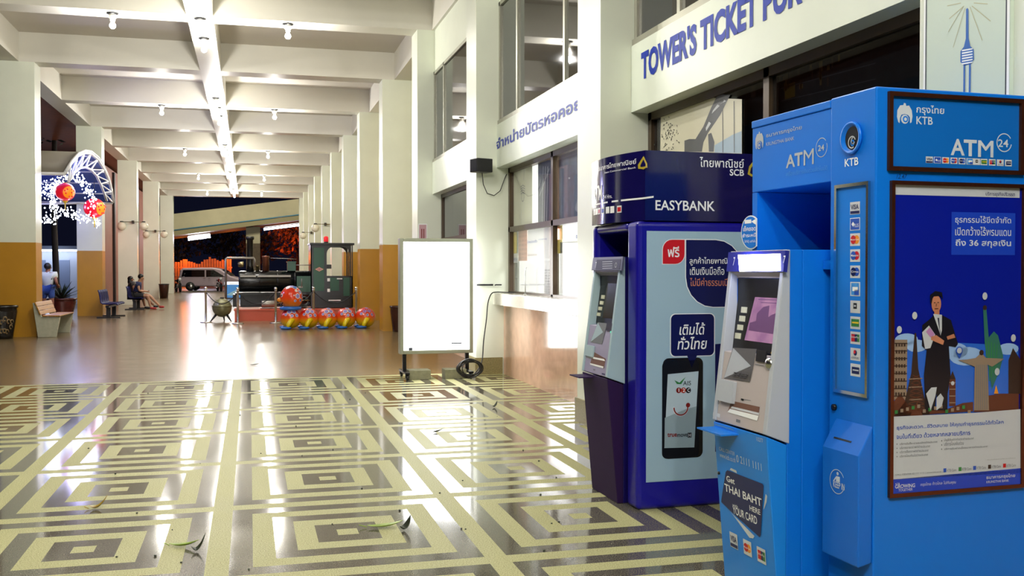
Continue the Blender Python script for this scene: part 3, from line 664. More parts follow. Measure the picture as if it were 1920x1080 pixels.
# lower cabinet front: shelf, texts, card sign, logos
pl = Vector((-.259, 0, .769)); pb = Vector((-.195, 0, 0)); dd = pb - pl; nl = Vector((dd.z, 0, -dd.x)).normalized()
if nl.x > 0: nl = -nl
MB().box(-.345, -.255, .25, .482, .735, .742).build('shelf', m_kb2, mt)
a = Art(MF, pl, nl, z4, lift=.0015)
a.text('13277', 334, 236, 374, 203, m_pale, 0).text('CALL CENTER', 98, 288, 195, 292, m_pale, 0) if False else None
a.text('13277', 334, 224, 374, 212, m_pale, 0)
a.text('CALL CENTER', 98, 284, 196, 296, m_pale, 0).text('www.ktb.co.th', 102, 326, 200, 332, m_pale, 0).text('0 2111 1111', 208, 358, 364, 368, m_pale, 0)
a.rect(70, 115, 190, 160, mat('label_blue', '#5d93b5', .4), 0)
a.poly([(165, 408), (172, 396), (206, 412), (210, 430)], m_ltgry, 0).poly([(378, 660), (392, 560), (402, 575), (398, 610), (384, 650)], m_ltgry, 0).poly([(165, 665), (185, 690), (322, 828), (312, 842), (290, 838)], m_ltgry, 0)
a.done(mt, 'cabinet_print'); a = Art(MF, pl, nl, z4, lift=.0015)
a.poly([(140, 420), (150, 410), (372, 496), (380, 508), (362, 820), (354, 834), (170, 668), (112, 612), (112, 596)], m_navy, 1)
a.text('Get', 147, 480, 195, 462, m_white, 2, .015).text('THAI BAHT', 135, 540, 366, 590, m_white, 2, .015).text('with', 184, 637, 216, 632, m_white, 2).text('HERE', 293, 664, 358, 660, m_white, 2, .01).text('YOUR CARD', 187, 684, 337, 704, m_white, 2, .012)
for q, (k, x, y) in enumerate((('visa', 191, 855), ('mc', 278, 902), ('up', 366, 950))):
    c = a.P(x, y, 1); w, h = .036, .043; card(a, x, y, 46, k, .0365)
a.done(mt, 'card_sign')
MB().lathe([(.008, 0), (.008, .012), (0, .012)], (0, 0, 0), 'x', 10).build('lock', m_dark, mt, loc=(-.245, .455, .52))
# ------------------------------------------------------------------ purple kiosk
SO, SR = Vector((2.32, 5.70, 0)), R(1); S = Frame(SO, SR); SW = .80
m_sb = mat('kiosk_violet', '#15108c', 0.28, coat=.3); m_sn = mat('kiosk_navy', '#120e4c', 0.12, spec=.7, coat=.5); m_spu = mat('kiosk_purple', '#2a1440', 0.6, spec=.2)
st = thing('atm_kiosk', 'deep violet cash machine kiosk with pale phone poster on its side', 'kiosk', SO, SR)
MB().box(0, 1.0, 0, .17, .0, 1.8).box(0, 1.0, SW - .08, SW, 0, 1.8).box(0, 1.0, .17, SW - .08, 1.74, 1.8).build('body', m_sb, st, bevel=.035, seg=4)
MB().box(.3, .98, .171, SW - .081, 0, 1.738).build('back_panel', mat('recess_dark', '#0b0a30', .4), st)
h = MB(); h.use(m_sn)
N = 12; arc = [(.05 - .075 * math.sin(PI * k / N) - .05 * k / N * 0, SW * k / N) for k in range(N + 1)]
arc = [(.05 - .06 * math.sin(PI * k / N) - .05 * (k / N), SW * k / N) for k in range(N + 1)]
ring_ = [(x, y) for x, y in arc] + [(1.0, SW), (1.0, 0)]
vs = [(x, y, 1.803) for x, y in ring_] + [(x, y, 2.237) for x, y in ring_]; q = len(ring_)
h.add(vs, [tuple(range(q)), tuple(range(2 * q - 1, q - 1, -1))], False)
h.add(vs, [(i + q, (i + 1) % q + q, (i + 1) % q, i) for i in range(N)], True); h.add(vs, [(i + q, (i + 1) % q + q, (i + 1) % q, i) for i in range(N, q)], False)
hd = h.build('header', None, st)
z1 = zoom(1080, 260, 2.7); z2 = zoom(1080, 640, 3.0)
a = Art(S, (0, 0, 0), FY, z1)
a.text('ไทยพาณิชย์', 626, 143, 850, 100, m_white, 0, .008).text('SCB', 778, 187, 850, 156, m_white, 0, .018).text('EASYBANK', 402, 362, 703, 317, m_white, 0, .014)
m_gold = mat('gold_print', '#c9b330', .3, metal=.3)
def leaf(a, pts, m, mi, l=0):
    a.poly(pts, m, l); cx = sum(p[0] for p in pts) / len(pts); cy = sum(p[1] for p in pts) / len(pts)
    a.poly([(cx + (x - cx) * .62, cy + (y - cy) * .62) for x, y in pts], mi, l + 1)
leaf(a, [(900, 110), (925, 150), (925, 190), (912, 192), (888, 192), (868, 180), (876, 140)], m_gold, m_sn)
a.done(hd, 'side_print')
# curved front lettering: follow the header's front
fa = Art(S, (0, 0, 0), FX, z1)
def on_front(b_, p0, p1, m, bold=0.0, body=None, lift=0):
    b = MB()
    A = S.x(*z1(*p0), 0.0); B = S.x(*z1(*p1), 0.0)
    def wrap(y, z, l):
        k = y / SW; return (.05 - .06 * math.sin(PI * min(1, max(0, k))) - .05 * k - .0015 - l * .0007, y, z)
    if body: 
        vs, fs = text_geo(body, bold); b.use(m).add([wrap(A.y + (B.y - A.y) * u, A.z + (B.z - A.z) * v, 1) for u, v in vs], fs, False)
    else:
        nn = 6; b.use(m)
        for k in range(nn):
            u0, u1 = A.y + (B.y - A.y) * k / nn, A.y + (B.y - A.y) * (k + 1) / nn
            b.poly([wrap(u0, A.z, lift), wrap(u1, A.z, lift), wrap(u1, B.z, lift), wrap(u0, B.z, lift)])
    b.build('lettering' if body else 'print', None, hd)
b = MB()
on_front(b, (140, 165), (287, 98), m_white, .008, 'ธนาคารไทยพาณิชย์'); on_front(b, (172, 178), (286, 140), m_white, .004, 'Siam Commercial Bank')
on_front(b, (97, 320), (158, 232), m_white, .02, 'ATM'); on_front(b, (166, 308), (206, 280), m_white, .004, '24 Hrs.')
on_front(b, (97, 334), (350, 298), m_white)
for k, x in enumerate((106, 123, 141, 163, 186, 206, 232)):
    m = (m_ltgry, m_white, m_red, m_mid, m_white, m_white, m_red)[k]; on_front(b, (x - 8, 388 - k * 2), (x + 8, 356 - k * 3.0), m_white); on_front(b, (x - 6, 382 - k * 2), (x + 6, 364 - k * 3.0), m, lift=1) if m is not m_white else None
def fpx(x, y, l):
    q = S.x(*z1(x, y), 0.0); k = min(1, max(0, q.y / SW)); return (.05 - .06 * math.sin(PI * k) - .05 * k - .003 - l * .001, q.y, q.z)
for l, pts in ((0, [(309, 86), (325, 125), (326, 146), (318, 146), (309, 155), (300, 152), (293, 152), (292, 132)]), (1, [(309, 104), (318, 130), (317, 138), (309, 144), (300, 142), (300, 134)])):
    b.use(m_gold if l == 0 else m_sn).poly([fpx(x, y, l) for x, y in pts][::-1])
b.build('front_print', None, hd)
# side poster
m_post = mat('poster_pale_blue', '#9fbccb', 0.25); m_lnav = mat('leaf_navy', '#12164e', .25); m_phone = mat('phone_black', '#15130f', .2); m_scrn = mat('phone_white', '#b5c8d0', .3)
a = Art(S, (0, 0, 0), FY, z1, lift=.001)
p = [S.y(1212, 433), S.y(1210, 891)]; xr = .93
a.slab(357, 467, 357 + 560, 1704, m_post, .004); po = a.done(st, 'poster')
a = Art(S, (0, -.004, 0), FY, z1, lift=.001)
def leafshape(x0, y0, x1, y1, sq, m, l, rad=.45): a.rrect(x0, y0, x1, y1, m, l, rad, sq)
leafshape(436, 508, 552, 637, (1, 0, 1, 0), m_white, 0, .42); leafshape(439, 511, 549, 634, (1, 0, 1, 0), m_red, 1, .42)
a.text('ฟรี', 463, 600, 523, 545, m_white, 2, .016)
leafshape(553, 508, 845, 854, (0, 1, 0, 1), m_white, 0, .48); leafshape(557, 512, 842, 850, (0, 1, 0, 1), m_lnav, 1, .48)
a.text('ลูกค้าไทยพาณิชย์', 574, 643, 806, 600, m_white, 2, .006).text('เติมเงินมือถือ', 576, 690, 750, 648, m_white, 2, .006).text('ไม่มีค่าธรรมเนียม', 576, 746, 808, 704, mat('salmon_ink', '#d2805c', .4), 2, .006)
a.done(po, 'leaf_print')
a = Art(S, (0, -.004, 0), FY, z1, lift=.001)
a.poly([(704, 1040), (900, 1025), (900, 1560), (704, 1585)], m_lnav, 0)
a.text('A', 845 - 90, 1090, 875 - 90, 1045, m_white, 1, .01)
a.rrect(476, 886, 702, 1100, m_white, 1, .12); a.rrect(480, 890, 698, 1096, m_lnav, 2, .12); a.poly([(560, 1094), (615, 1090), (585, 1160)], m_lnav, 2)
a.text('เติมได้', 522, 994, 652, 930, m_white, 4, .012, .15).text('ทั่วไทย', 512, 1068, 662, 1000, m_white, 4, .012, .15)
a.done(po, 'bubble_print')
a = Art(S, (0, -.004, 0), FY, z2, lift=.0017)
a.rrect(488, 96, 712, 650, m_phone, 0, .14); a.rrect(484, 110, 690, 650, m_blk, 1, .14)
a.poly([(515, 185), (688, 168), (664, 596), (496, 600)], m_scrn, 2).poly([(498, 430), (620, 380), (676, 365), (664, 596), (496, 600)], mat('phone_grey', '#8fa3aa', .3), 3)
a.poly([(552, 218), (580, 232), (615, 200), (590, 240), (566, 240)], m_green, 4).text('AIS', 600, 248, 645, 222, m_blk, 5)
for x, m, ch in ((576, mat('maroon_ink', '#7a1a12', .35), '1'), (603, mat('brick_ink', '#a83018', .35), '2'), (630, m_blk, 'C')): a.disc(x, 275, 16, m, 4); a.text(ch, x - (2 if ch == '1' else 6), 284, x + (2 if ch == '1' else 7), 264, m_white, 8, .02)
a.ring(588, 372, 48, .22, m_white, 4, 175, 365); a.ring(588, 372, 46, .17, _m['maroon_ink'], 5, 178, 362); a.disc(628, 358, 13, _m['maroon_ink'], 6)
a.text('true', 512, 538, 566, 512, _m['maroon_ink'], 5, .025).text('move', 568, 538, 624, 518, m_blk, 5, .015).rect(626, 514, 648, 540, m_blk, 4).text('H', 631, 536, 643, 518, m_white, 6)
a.done(po, 'phone_print')
# its machine
NO = SO + Matrix.Rotation(SR, 3, 'Z') @ Vector((0, .205, 0)); NF = Frame(NO, SR); NW = .47
nt_ = thing('cash_machine', 'dark purple cash machine with small grey console in the violet kiosk', 'cash machine', NO, SR)
m_sg = mat('console_grey', '#9fb0b4', .35); m_sg2 = mat('console_side', '#a4bcc4', .35); m_sdeck = mat('console_mauve', '#9a95b0', .35)
P, n2 = console(NF, nt_, NW, -.022, 1.579, -.122, .812, -.045, -.006, m_sdeck, m_sg2, m_spu, mat('recess_violet', '#120c50', .3), .28)
MB().box(-.035, -.006, .01, NW - .01, 0, .06).build('plinth', m_black, nt_)
MB().box(-.215, -.115, .26, .45, .782, .789).build('shelf', m_spu, nt_)
a = Art(NF, P(.06), n2, z1, lift=.0); a.slab(97, 603, 240, 668, mat('bezel_grey', '#70727c', .35, metal=.5), .015); hb = a.done(nt_, 'instruction_bezel')
a = Art(NF, P(.06, -.015), n2, z1); a.rect(106, 613, 222, 664, m_ink, 0)
for k in range(4): a.line([(135, 624 + k * 11), (185, 622 + k * 11)], .003, m_ltgry, 1)
a.ring(203, 640, 12, .2, m_ltgry, 1); a.text('7', 98, 655, 106, 625, m_white, 2); a.done(hb, 'instruction_print')
a = Art(NF, P(.35, .05), n2, z1, lift=.002); a.poly([(162, 730), (216, 720), (188, 912), (126, 905)], mat('off_screen', '#1a181c', .12), 0); a.done(nt_, 'screen')
for q in ((134, 792, 146, 812), (127, 822, 139, 841), (119, 851, 131, 870), (111, 880, 124, 899)):
    a = Art(NF, P(.35, .05), n2, z1); a.slab(*q, _m['key_cream'], .008); a.done(nt_, 'function_key')
a = Art(NF, P(.75, .006), n2, z1, lift=.001); a.poly([(112, 930), (158, 935), (132, 1040), (72, 1030)], mat('tray_grey', '#6d7274', .4), 0).poly([(74, 1030), (112, 932), (138, 980)], m_sg2, 1); a.done(nt_, 'keypad_tray')
a = Art(NF, P(.7, .006), n2, z1); a.slab(160, 932, 184, 975, m_black, .006); a.done(nt_, 'card_window')
a = Art(NF, P(.7, .006), n2, z1); a.disc(181, 976, 13, mat('green_indicator', '#1fae8c', .3, emit='#22d0a0', es=.6), 2, 16); a.done(nt_, 'indicator_light')
a = Art(NF, P(.9, .006), n2, z2, lift=.001); a.poly([(98, 58), (168, 98), (158, 152), (80, 128)], m_slot, 0).poly([(50, 86), (98, 98), (166, 112), (160, 100), (100, 88)], m_white, 2).poly([(80, 122), (156, 142), (154, 152), (80, 132)], m_white, 1); a.done(nt_, 'cash_slot')
a = Art(NF, P(.9, .006), n2, z2, lift=.0); a.slab(66, 20, 100, 90, m_sg2, .012); a.done(nt_, 'receipt_chute')
a = Art(NF, P(.97, .006), n2, z2, lift=.001); a.rect(98, 154, 108, 166, m_gry, 0).rect(146, 178, 164, 190, m_navy, 0); a.done(nt_, 'label')
# ================================================================== SIGNS AND THINGS AT THE TICKET OFFICE
# tower drawing board on the nearest pillar
ts = thing('tower_sign', 'tall pale board with blue line drawing of a tower over the blue kiosk', 'sign', (3.338, 4.04, 3.2))
zt = zoom(1680, 0, 5.4)
TF = Frame((3.338, 4.04, 3.2)); TX = -.02
MB().box(-.02, 0, -.30, .29, -1.0, 1.3).build('board', mat('sign_pale', '#c4d2c2', .35), ts)
a = Art(TF, (TX, 0, 0), FX, zt); m_tb = mat('tower_blue', '#1a5fae', .35); m_tl = mat('sign_border', '#20283c', .4); m_ray = mat('sign_rays', '#b0b08a', .4)
def vl(y, w, m, l=0): a.mb.use(m).poly([(TX - .0012 - l * .0007, y - w, -1.0), (TX - .0012 - l * .0007, y - w, 1.3), (TX - .0012 - l * .0007, y + w, 1.3), (TX - .0012 - l * .0007, y + w, -1.0)])
vl(.272, .004, m_tl); vl(-.277, .004, m_tl); vl(.283, .007, m_white); vl(-.29, .008, m_white)
for p0, p1 in (((690, 60), (540, 190)), ((680, 70), (530, 325)), ((700, 80), (580, 480)), ((750, 70), (875, 410)), ((770, 60), (960, 215)), ((660, 30), (520, 60)), ((790, 30), (930, 40))): a.line([p0, p1], .004, m_ray, 0)
a.poly([(712, 95), (724, 80), (736, 95), (738, 390), (710, 392)], m_tb, 1).poly([(710, 390), (738, 388), (756, 470), (690, 475)], m_tb, 1)
a.poly([(688, 475), (756, 468), (790, 500), (792, 600), (762, 645), (700, 662), (655, 630), (656, 520)], m_tb, 1)
for k in range(6): y = 500 + k * 27; a.poly([(672, y + 6), (730, y - 4), (780, y - 12), (780, y), (730, y + 10), (672, y + 20)], m_white, 2)
a.rect(686, 655, 702, 960, m_tb, 1).rect(742, 645, 758, 960, m_tb, 1); a.done(ts, 'tower_drawing')
# speaker with its bracket and cable
sp = thing('loudspeaker', 'black box loudspeaker high on the white pillar left of the ticket window', 'speaker', (3.15, 13.52, 2.95), R(18))
MB().box(-.13, .13, -.10, .10, -.09, .10).build('cabinet', m_black, sp, bevel=.01)
MB().box(-.12, .12, -.108, -.10, -.08, .09).build('grille', mat('speaker_mesh', '#1c1c1e', .7, bump=.4, bscale=300), sp)
MB().tube([(0, .08, 0), (.02, .14, -.02), (.02, .19, -.03)], .015).build('bracket', m_dark, sp)
cb = MB().tube([(3.17, 13.55, 2.86), (3.20, 13.6, 2.70), (3.27, 13.66, 2.58), (3.37, 13.66, 2.55), (3.46, 13.66, 2.62), (3.53, 13.67, 2.80), (3.56, 13.68, 2.86)], .006, 6)
tag(cb.build('speaker_cable', m_black), 'thin black cable looping from the loudspeaker to the window frame', 'cable')
rd = thing('wall_rod', 'short dark steel rod fixed across the white pillar beside the lightbox', 'rod', (3.12, 13.66, 1.28))
MB().tube([(0, 0, 0), (.235, 0, 0)], .012, 8).build('rod', m_dark, rd); MB().tube([(.26, 0, -.008), (.275, 0, .0), (.36, 0, .0)], .009, 6).build('hook', m_dark, rd)
MB().box(.02, .04, .0, .045, -.012, .012).box(.2, .22, .0, .045, -.012, .012).build('clip', m_dark, rd)
# small notice on the pillar behind the lightbox
nf = MB().use(m_white).box(-.085, .085, -.004, 0, 0, .40); nf.use(mat('notice_pink', '#c59aa0', .4)).poly([(-.07, -.0045, .02), (.07, -.0045, .02), (.07, -.0045, .38), (-.07, -.0045, .38)])
nf.use(_m['maroon_ink']).poly([(-.03, -.005, .12), (-.01, -.005, .12), (-.01, -.005, .3), (-.03, -.005, .3)]).poly([(.01, -.005, .12), (.03, -.005, .12), (.03, -.005, .3), (.01, -.005, .3)])
tag(nf.build('notice', None, loc=(3.23, YK(1) - .003, 1.98)), 'small pink paper notice on the pillar behind the lightbox', 'notice')
# ------------------------------------------------------------------ lightbox
LY = 13.42; LF = Frame((0, LY, 0))
def lx(px): return LF.y(px, 560, -.09).x
x0, x1 = lx(750), lx(887); zb, zt_ = LF.y(818, 663, -.09).z, LF.y(818, 447, -.09).z
lb = thing('lightbox_sign', 'glowing white upright lightbox sign on casters by the pillar', 'sign', ((x0 + x1) / 2, LY, 0)); hw = (x1 - x0) / 2
m_lfr = mat('lightbox_frame', '#a4a894', .4, metal=.5); m_glow = mat('lightbox_glow', '#ffffff', .3, emit='#fbfdff', es=2.6)
f = MB()
for y0, y1 in ((-.09, .09),):
    f.box(-hw, -hw + .05, y0, y1, zb, zt_).box(hw - .05, hw, y0, y1, zb, zt_).box(-hw + .05, hw - .05, y0, y1, zt_ - .05, zt_).box(-hw + .05, hw - .05, y0, y1, zb, zb + .05)
f.build('frame', m_lfr, lb, bevel=.006)
f = MB(); f.box(-hw + .05, hw - .05, -.075, -.072, zb + .05, zt_ - .05); pn = f.build('lit_panel', m_glow, lb)
f = MB(); f.box(-hw + .05, hw - .05, .072, .075, zb + .05, zt_ - .05); f.build('lit_panel', m_glow, lb)
LFr = Frame(((x0 + x1) / 2, LY, 0)); a = Art(LFr, (0, -.075, 0), FY, zoom(700, 400, 3.376)); m_backlit = mat('backlit_ink', '#2a2c30', .5, emit='#8a8f9a', es=.03)  # ink glows faintly, imitating light from the panel behind
a.text('ตารางเดินรถไฟ', 232, 232, 360, 215, m_backlit, 0).text('TIME TABLE', 508, 236, 580, 214, m_backlit, 0)
for y, s_ in ((325, '04'), (375, '06.20'), (445, '08.30'), (492, '10.40'), (660, '15.10'), (708, '17.35'), (778, '19.20'), (802, '20.10'), (826, '21.00')): a.text(s_, 534, y, 568, y - 12, m_backlit, 0)
a.text('โทรศัพท์สอบถาม', 228, 806, 330, 794, m_backlit, 0).text('ข้อมูลเพิ่มเติม โทร', 238, 830, 345, 818, m_backlit, 0).rrect(223, 850, 248, 868, m_backlit, 0).rect(493, 818, 560, 826, m_backlit, 0)
a.done(pn, 'backlit_print')
for s_ in (-1, 1):
    xx = s_ * (hw - .07); MB().box(xx - .025, xx + .025, -.025, .025, .11, zb).build('post', m_dark, lb)
    b = MB().box(xx - .03, xx + .03, -.30, .30, .085, .11); fb = b.build('foot_bar', m_dark, lb)
    for yy in (-.26, .26): MB().lathe([(0, -.016), (.035, -.016), (.042, -.01), (.042, .01), (.035, .016), (0, .016)], (xx, yy, .042), 'x', 14).box(xx - .026, xx + .026, yy - .01, yy + .01, .04, .09).build('caster', m_black, lb)
m_blk_ = mat('concrete_block', '#8d8c70', .7, var=.2, scale=20)
lxc = (x0 + x1) / 2
for s_, nm in ((-1, 'grey concrete weight block on the left foot bar of the lightbox'), (1, 'concrete weight block on the right foot bar of the lightbox beside the cable coil')):
    o = MB().box(-.15, .15, -.12, .12, 0, .13).build('weight_block', m_blk_, loc=(lxc + s_ * (hw - .07) - s_ * .19, LY - .05, 0), bevel=.006); tag(o, nm, 'block')
# power cable: coil on the floor, then up over the counter edge
co = MB(); random.seed(3)
for k in range(6):
    cx, r_ = lxc + hw - .10 + random.uniform(-.03, .03), random.uniform(.12, .17); tl = random.uniform(.7, 1.15); yy = LY - .36 - k * .012
    co.tube([(cx + r_ * math.cos(t), yy + .02 * math.sin(2 * t + k), .16 + r_ * .92 * math.sin(t) * tl * .85) for t in [2 * PI * q / 22 for q in range(22)]], .0085, 6, True)
tag(co.build('cable_coil', m_black), 'tangled coil of black power cable against the right foot of the lightbox', 'cable')
pts = [(lxc + hw - .06, LY - .37, .06), (3.08, 13.2, .22), (3.16, 13.42, .50), (3.22, 13.5, .80), (3.26, 13.58, 1.02), (3.30, 13.55, 1.15), (3.36, 13.5, 1.18), (3.48, 13.45, 1.176), (3.60, 13.4, 1.176)]
P_ = []
for i in range(len(pts) - 1):
    for q in range(4):
        t = q / 4; p0, p1, p2, p3 = [Vector(pts[max(0, min(len(pts) - 1, i + d))]) for d in (-1, 0, 1, 2)]
        P_.append(.5 * ((2 * p1) + (p2 - p0) * t + (2 * p0 - 5 * p1 + 4 * p2 - p3) * t * t + (3 * p1 - p0 - 3 * p2 + p3) * t ** 3))
P_.append(Vector(pts[-1]))
tag(MB().tube(P_, .008, 6).build('power_cable', m_black), 'black power cable rising from the lightbox over the counter edge', 'cable')
# ------------------------------------------------------------------ behind and on the ticket windows
zw = zoom(860, 160, 2.7)
m_pst = mat('poster_offwhite', '#d6d8c0', .4); m_pdb = mat('poster_dim_blue', '#25324a', .35)
GF = Frame((XG + .03, 0, 0))
def sheet(name, label, cat, tl, br, m, deco=None, grp=None, dx=.0):
    a = Art(WF, (XG + .03 + dx, 0, 0), FX, zw); A, w, h = a.box(tl, br); h = -h; A = A + Vector((.0012, 0, 0))
    a.mb.use(m).prism([A - a.e2 * h, A - a.e2 * h + a.e1 * w, A + a.e1 * w, A], (.003, 0, 0))
    if deco: deco(a)
    o = a.done(None, name); return tag(o, label, cat, grp)
def dtower(a):
    a.line([(332, 405), (330, 480)], .012, m_gry, 1).ring(325, 565, 26, .25, m_gry, 1)
    for k in range(4): a.line([(314, 515 + k * 12), (325, 505 + k * 12), (336, 513 + k * 12)], .014, m_gry, 1)
    a.line([(318, 590), (318, 715)], .014, m_ltgry, 1).line([(330, 588), (330, 712)], .014, m_ltgry, 1)
sheet('window_poster', 'pale poster with a grey tower drawing in the upper left pane', 'poster', (276, 395), (372, 705), m_pst, dtower)
def dlat(a):
    for x in (425, 436, 448): a.line([(x + 4, 410), (x - 2, 690)], .02, m_ltgry, 1)
    a.line([(410, 560), (460, 420)], .012, m_ltgry, 1)
sheet('window_poster', 'dark blue poster with pale lattice lines beside the tower poster', 'poster', (402, 385), (466, 690), m_pdb, dlat)
def dlat2(a):
    a.line([(560, 430), (560, 640)], .014, m_gry, 1).line([(556, 470), (565, 470)], .02, m_ltgry, 1)
    for k in range(9): a.disc(530 + 9 * k, 400 + (k * 53) % 200, 5, m_gry, 1)
sheet('window_poster', 'hazy blue night poster in the upper right pane of the ticket window', 'poster', (508, 345), (618, 668), mat('hazy_blue', '#4a6076', .35, var=.4, scale=9), dlat2)
m_yl = mat('bright_yellow', '#e0c81a', .4); m_pk = mat('price_pink', '#d89a88', .4); m_wp = mat('paper_white', '#f4f5f6', .5)
def dbl(a): a.text('ติดต่อ', 276, 884, 298, 868, m_mid, 1).text('02', 278, 892, 296, 878, m_mid, 1)
sheet('window_sticker', 'narrow yellow sticker at the left edge of the ticket window', 'sticker', (274, 745), (292, 850), m_yl)
sheet('window_sticker', 'narrow yellow sticker beside the middle mullion of the ticket window', 'sticker', (500, 712), (524, 850), m_yl)
sheet('window_notice', 'small white notice with blue writing below the yellow left sticker', 'notice', (272, 852), (300, 898), m_wp, dbl)
def dpk(a):
    for k in range(6): a.text('ราคา %d บาท' % (20 + 10 * k), 304, 772 + k * 22, 344, 756 + k * 22, mat('maroon_dim', '#8a3a30', .4), 1)
sheet('price_notice', 'pink price list taped inside the left ticket pane', 'notice', (302, 735), (346, 888), m_pk, dpk)
def dw(a):
    a.text('จำหน่ายตั๋ว', 346, 800, 398, 780, m_mid, 1, .01).text('บัตรผู้ใหญ่', 404, 786, 446, 772, m_mid, 1).text('โปรดตรวจ', 348, 864, 396, 850, _m['maroon_dim'], 1)
sheet('window_notice', 'wide white notice with blue and red thai writing in the left ticket pane', 'notice', (350, 728), (466, 876), m_wp, dw, dx=.004)
def dw2(a):
    for k in range(9): a.text('%02d.%d0' % (6 + k, k % 6), 436, 940 + k * 14, 462, 931 + k * 14, m_gry, 1)
sheet('window_notice', 'white timetable sheet low in the left ticket pane', 'notice', (428, 890), (466, 1050), m_wp, dw2)
def dw3(a):
    for k in range(4): a.text('ประกาศ เวลาเปิดขายตั๋ว', 530, 830 + k * 40, 612, 818 + k * 40, m_gry, 1)
    a.text('ขาย', 594, 775, 618, 755, m_mid, 2, .02)
sheet('window_notice', 'large white notice filling the right ticket pane', 'notice', (514, 795), (640, 1060), m_wp, dw3)
# desk things seen through the lower panes
g = thing('counter_grille', 'thin curved steel loop standing on the ticket counter', 'rail', (3.54, 12.62, 1.165))
MB().tube([(0, 0, 0), (0, 0, .30), (0, -.02, .34), (0, -.06, .36)], .007, 6).build('loop', m_steel, g); MB().lathe([(.02, 0), (.02, .008), (0, .008)], n=10).build('foot', m_steel, g)
dup(g, (3.54, 10.35, 1.165), None, 'steel loop on the ticket counter in front of the right pane')
mon = thing('monitor', 'dark computer monitor standing inside the ticket office behind the left pane', 'monitor', (4.3, 12.9, 1.0), R(100))
MB().box(-.22, .22, -.02, .02, .12, .42).build('screen', m_black, mon); MB().box(-.03, .03, -.02, .02, .01, .13).box(-.1, .1, -.08, .08, 0, .012).build('stand', m_black, mon)
dk = thing('desk', 'white office desk behind the ticket window', 'desk', (4.3, 11.6, 0)); MB().box(-.5, .5, -1.9, 1.9, .95, .998).build('desktop', m_room, dk); MB().box(-.45, -.40, -1.85, 1.85, 0, .95).box(.40, .45, -1.85, 1.85, 0, .95).build('side_panel', m_room, dk)
ct = thing('filing_cabinet', 'brown filing cabinet against the rear wall of the ticket office', 'cabinet', (6.25, 12.4, 0)); MB().box(-.3, .3, -.6, .6, 0, 1.9).build('body', mat('wood_brown', '#7a5238', .5, var=.2), ct)
for k in range(3): d = MB().box(-.32, -.30, -.57, .57, .08 + k * .6, .62 + k * .6).build('drawer', mat('wood_light', '#8a6040', .5, var=.2), ct); MB().box(-.335, -.32, -.1, .1, .33 + k * .6, .37 + k * .6).build('handle', m_steel, d)
# poster and painted reflection in the dark window above the kiosks
zq = zoom(1180, 0, 3.375)
def sheet2(name, label, pts, m, deco=None, dx=.04):
    a = Art(WF, (XG + dx, 0, 0), FX, zq)
    a.mb.use(m).prism([a.P(*p) for p in pts][::-1], (.003, 0, 0))
    if deco: deco(a)
    return tag(a.done(None, name), label, 'poster')
m_ladder = mat('lattice_grey', '#5a5c60', .4); m_leafk = mat('leaf_black', '#232b28', .5)
def dl(a):
    a.poly([(420, 880), (470, 800), (520, 680), (560, 600), (640, 600), (575, 730), (500, 840), (470, 900), (460, 960), (350, 960), (350, 890), (380, 880)], m_ladder, 1)
    for q in ([(480, 850), (475, 810), (505, 760)], [(515, 740), (520, 700), (560, 650)], [(565, 680), (590, 640), (600, 620)]): a.poly([(q[0][0] + 8, q[0][1] - 20), (q[1][0] + 10, q[1][1]), (q[2][0], q[2][1] + 10), (q[2][0] + 14, q[2][1] + 20)], m_ltgry, 2)
    a.poly([(500, 850), (520, 840), (540, 900), (535, 960), (505, 960)], m_ladder, 2)
    for x in (592, 664): a.line([(x, 640), (x + 2, 965)], .012, m_ladder, 2)
    a.poly([(540, 920), (660, 850), (712, 830), (712, 970), (540, 965)], mat('poster_haze', '#9fb4c4', .4), 1)
    random.seed(5)
    for k in range(70):
        x, y = 250 + random.gauss(0, 24), 850 + random.gauss(0, 55); t = random.uniform(0, PI); a.poly([(x, y), (x + 9 * math.cos(t), y + 16 * math.sin(t)), (x + 4 * math.sin(t), y - 8 * math.cos(t))], m_leafk, 3)
sheet2('window_poster', 'pale poster of a grey lattice mast and leaves on the dark window', [(200, 720), (260, 700), (380, 640), (520, 618), (712, 628), (712, 985), (196, 985)], mat('poster_cream', '#cfcbb4', .4), dl, -.008)
m_gold2 = mat('reflection_gold', '#a8842a', .4); m_dim = mat('reflection_slate', '#2c3433', .5, var=.5, scale=14)
def dn(a):
    random.seed(9)
    for k in range(26):
        x, y = random.uniform(970, 1370), 0; y = 470 - (x - 970) * .22 + random.uniform(-60, 90); a.rect(x, y, x + random.uniform(6, 22), y + random.uniform(15, 80), m_gold2 if k % 2 else mat('reflection_rust', '#5a3a18', .4), 1)
    for p in ([(960, 560), (1560, 400)], [(960, 640), (1560, 500)]): a.line(p, .006, m_gry, 1)
    a.rect(770, 500, 800, 610, mat('reflection_rust', '#5a3a18', .4), 1).rect(985, 540, 1050, 610, m_gold2, 1)
sheet2('window_poster', 'dim sheet with a golden reflection painted on behind the right dark pane', [(720, 640), (960, 560), (1850, 190), (1850, 640), (720, 990)], m_dim, dn, .06)  # sheet with the pane's golden reflection painted in as blocks
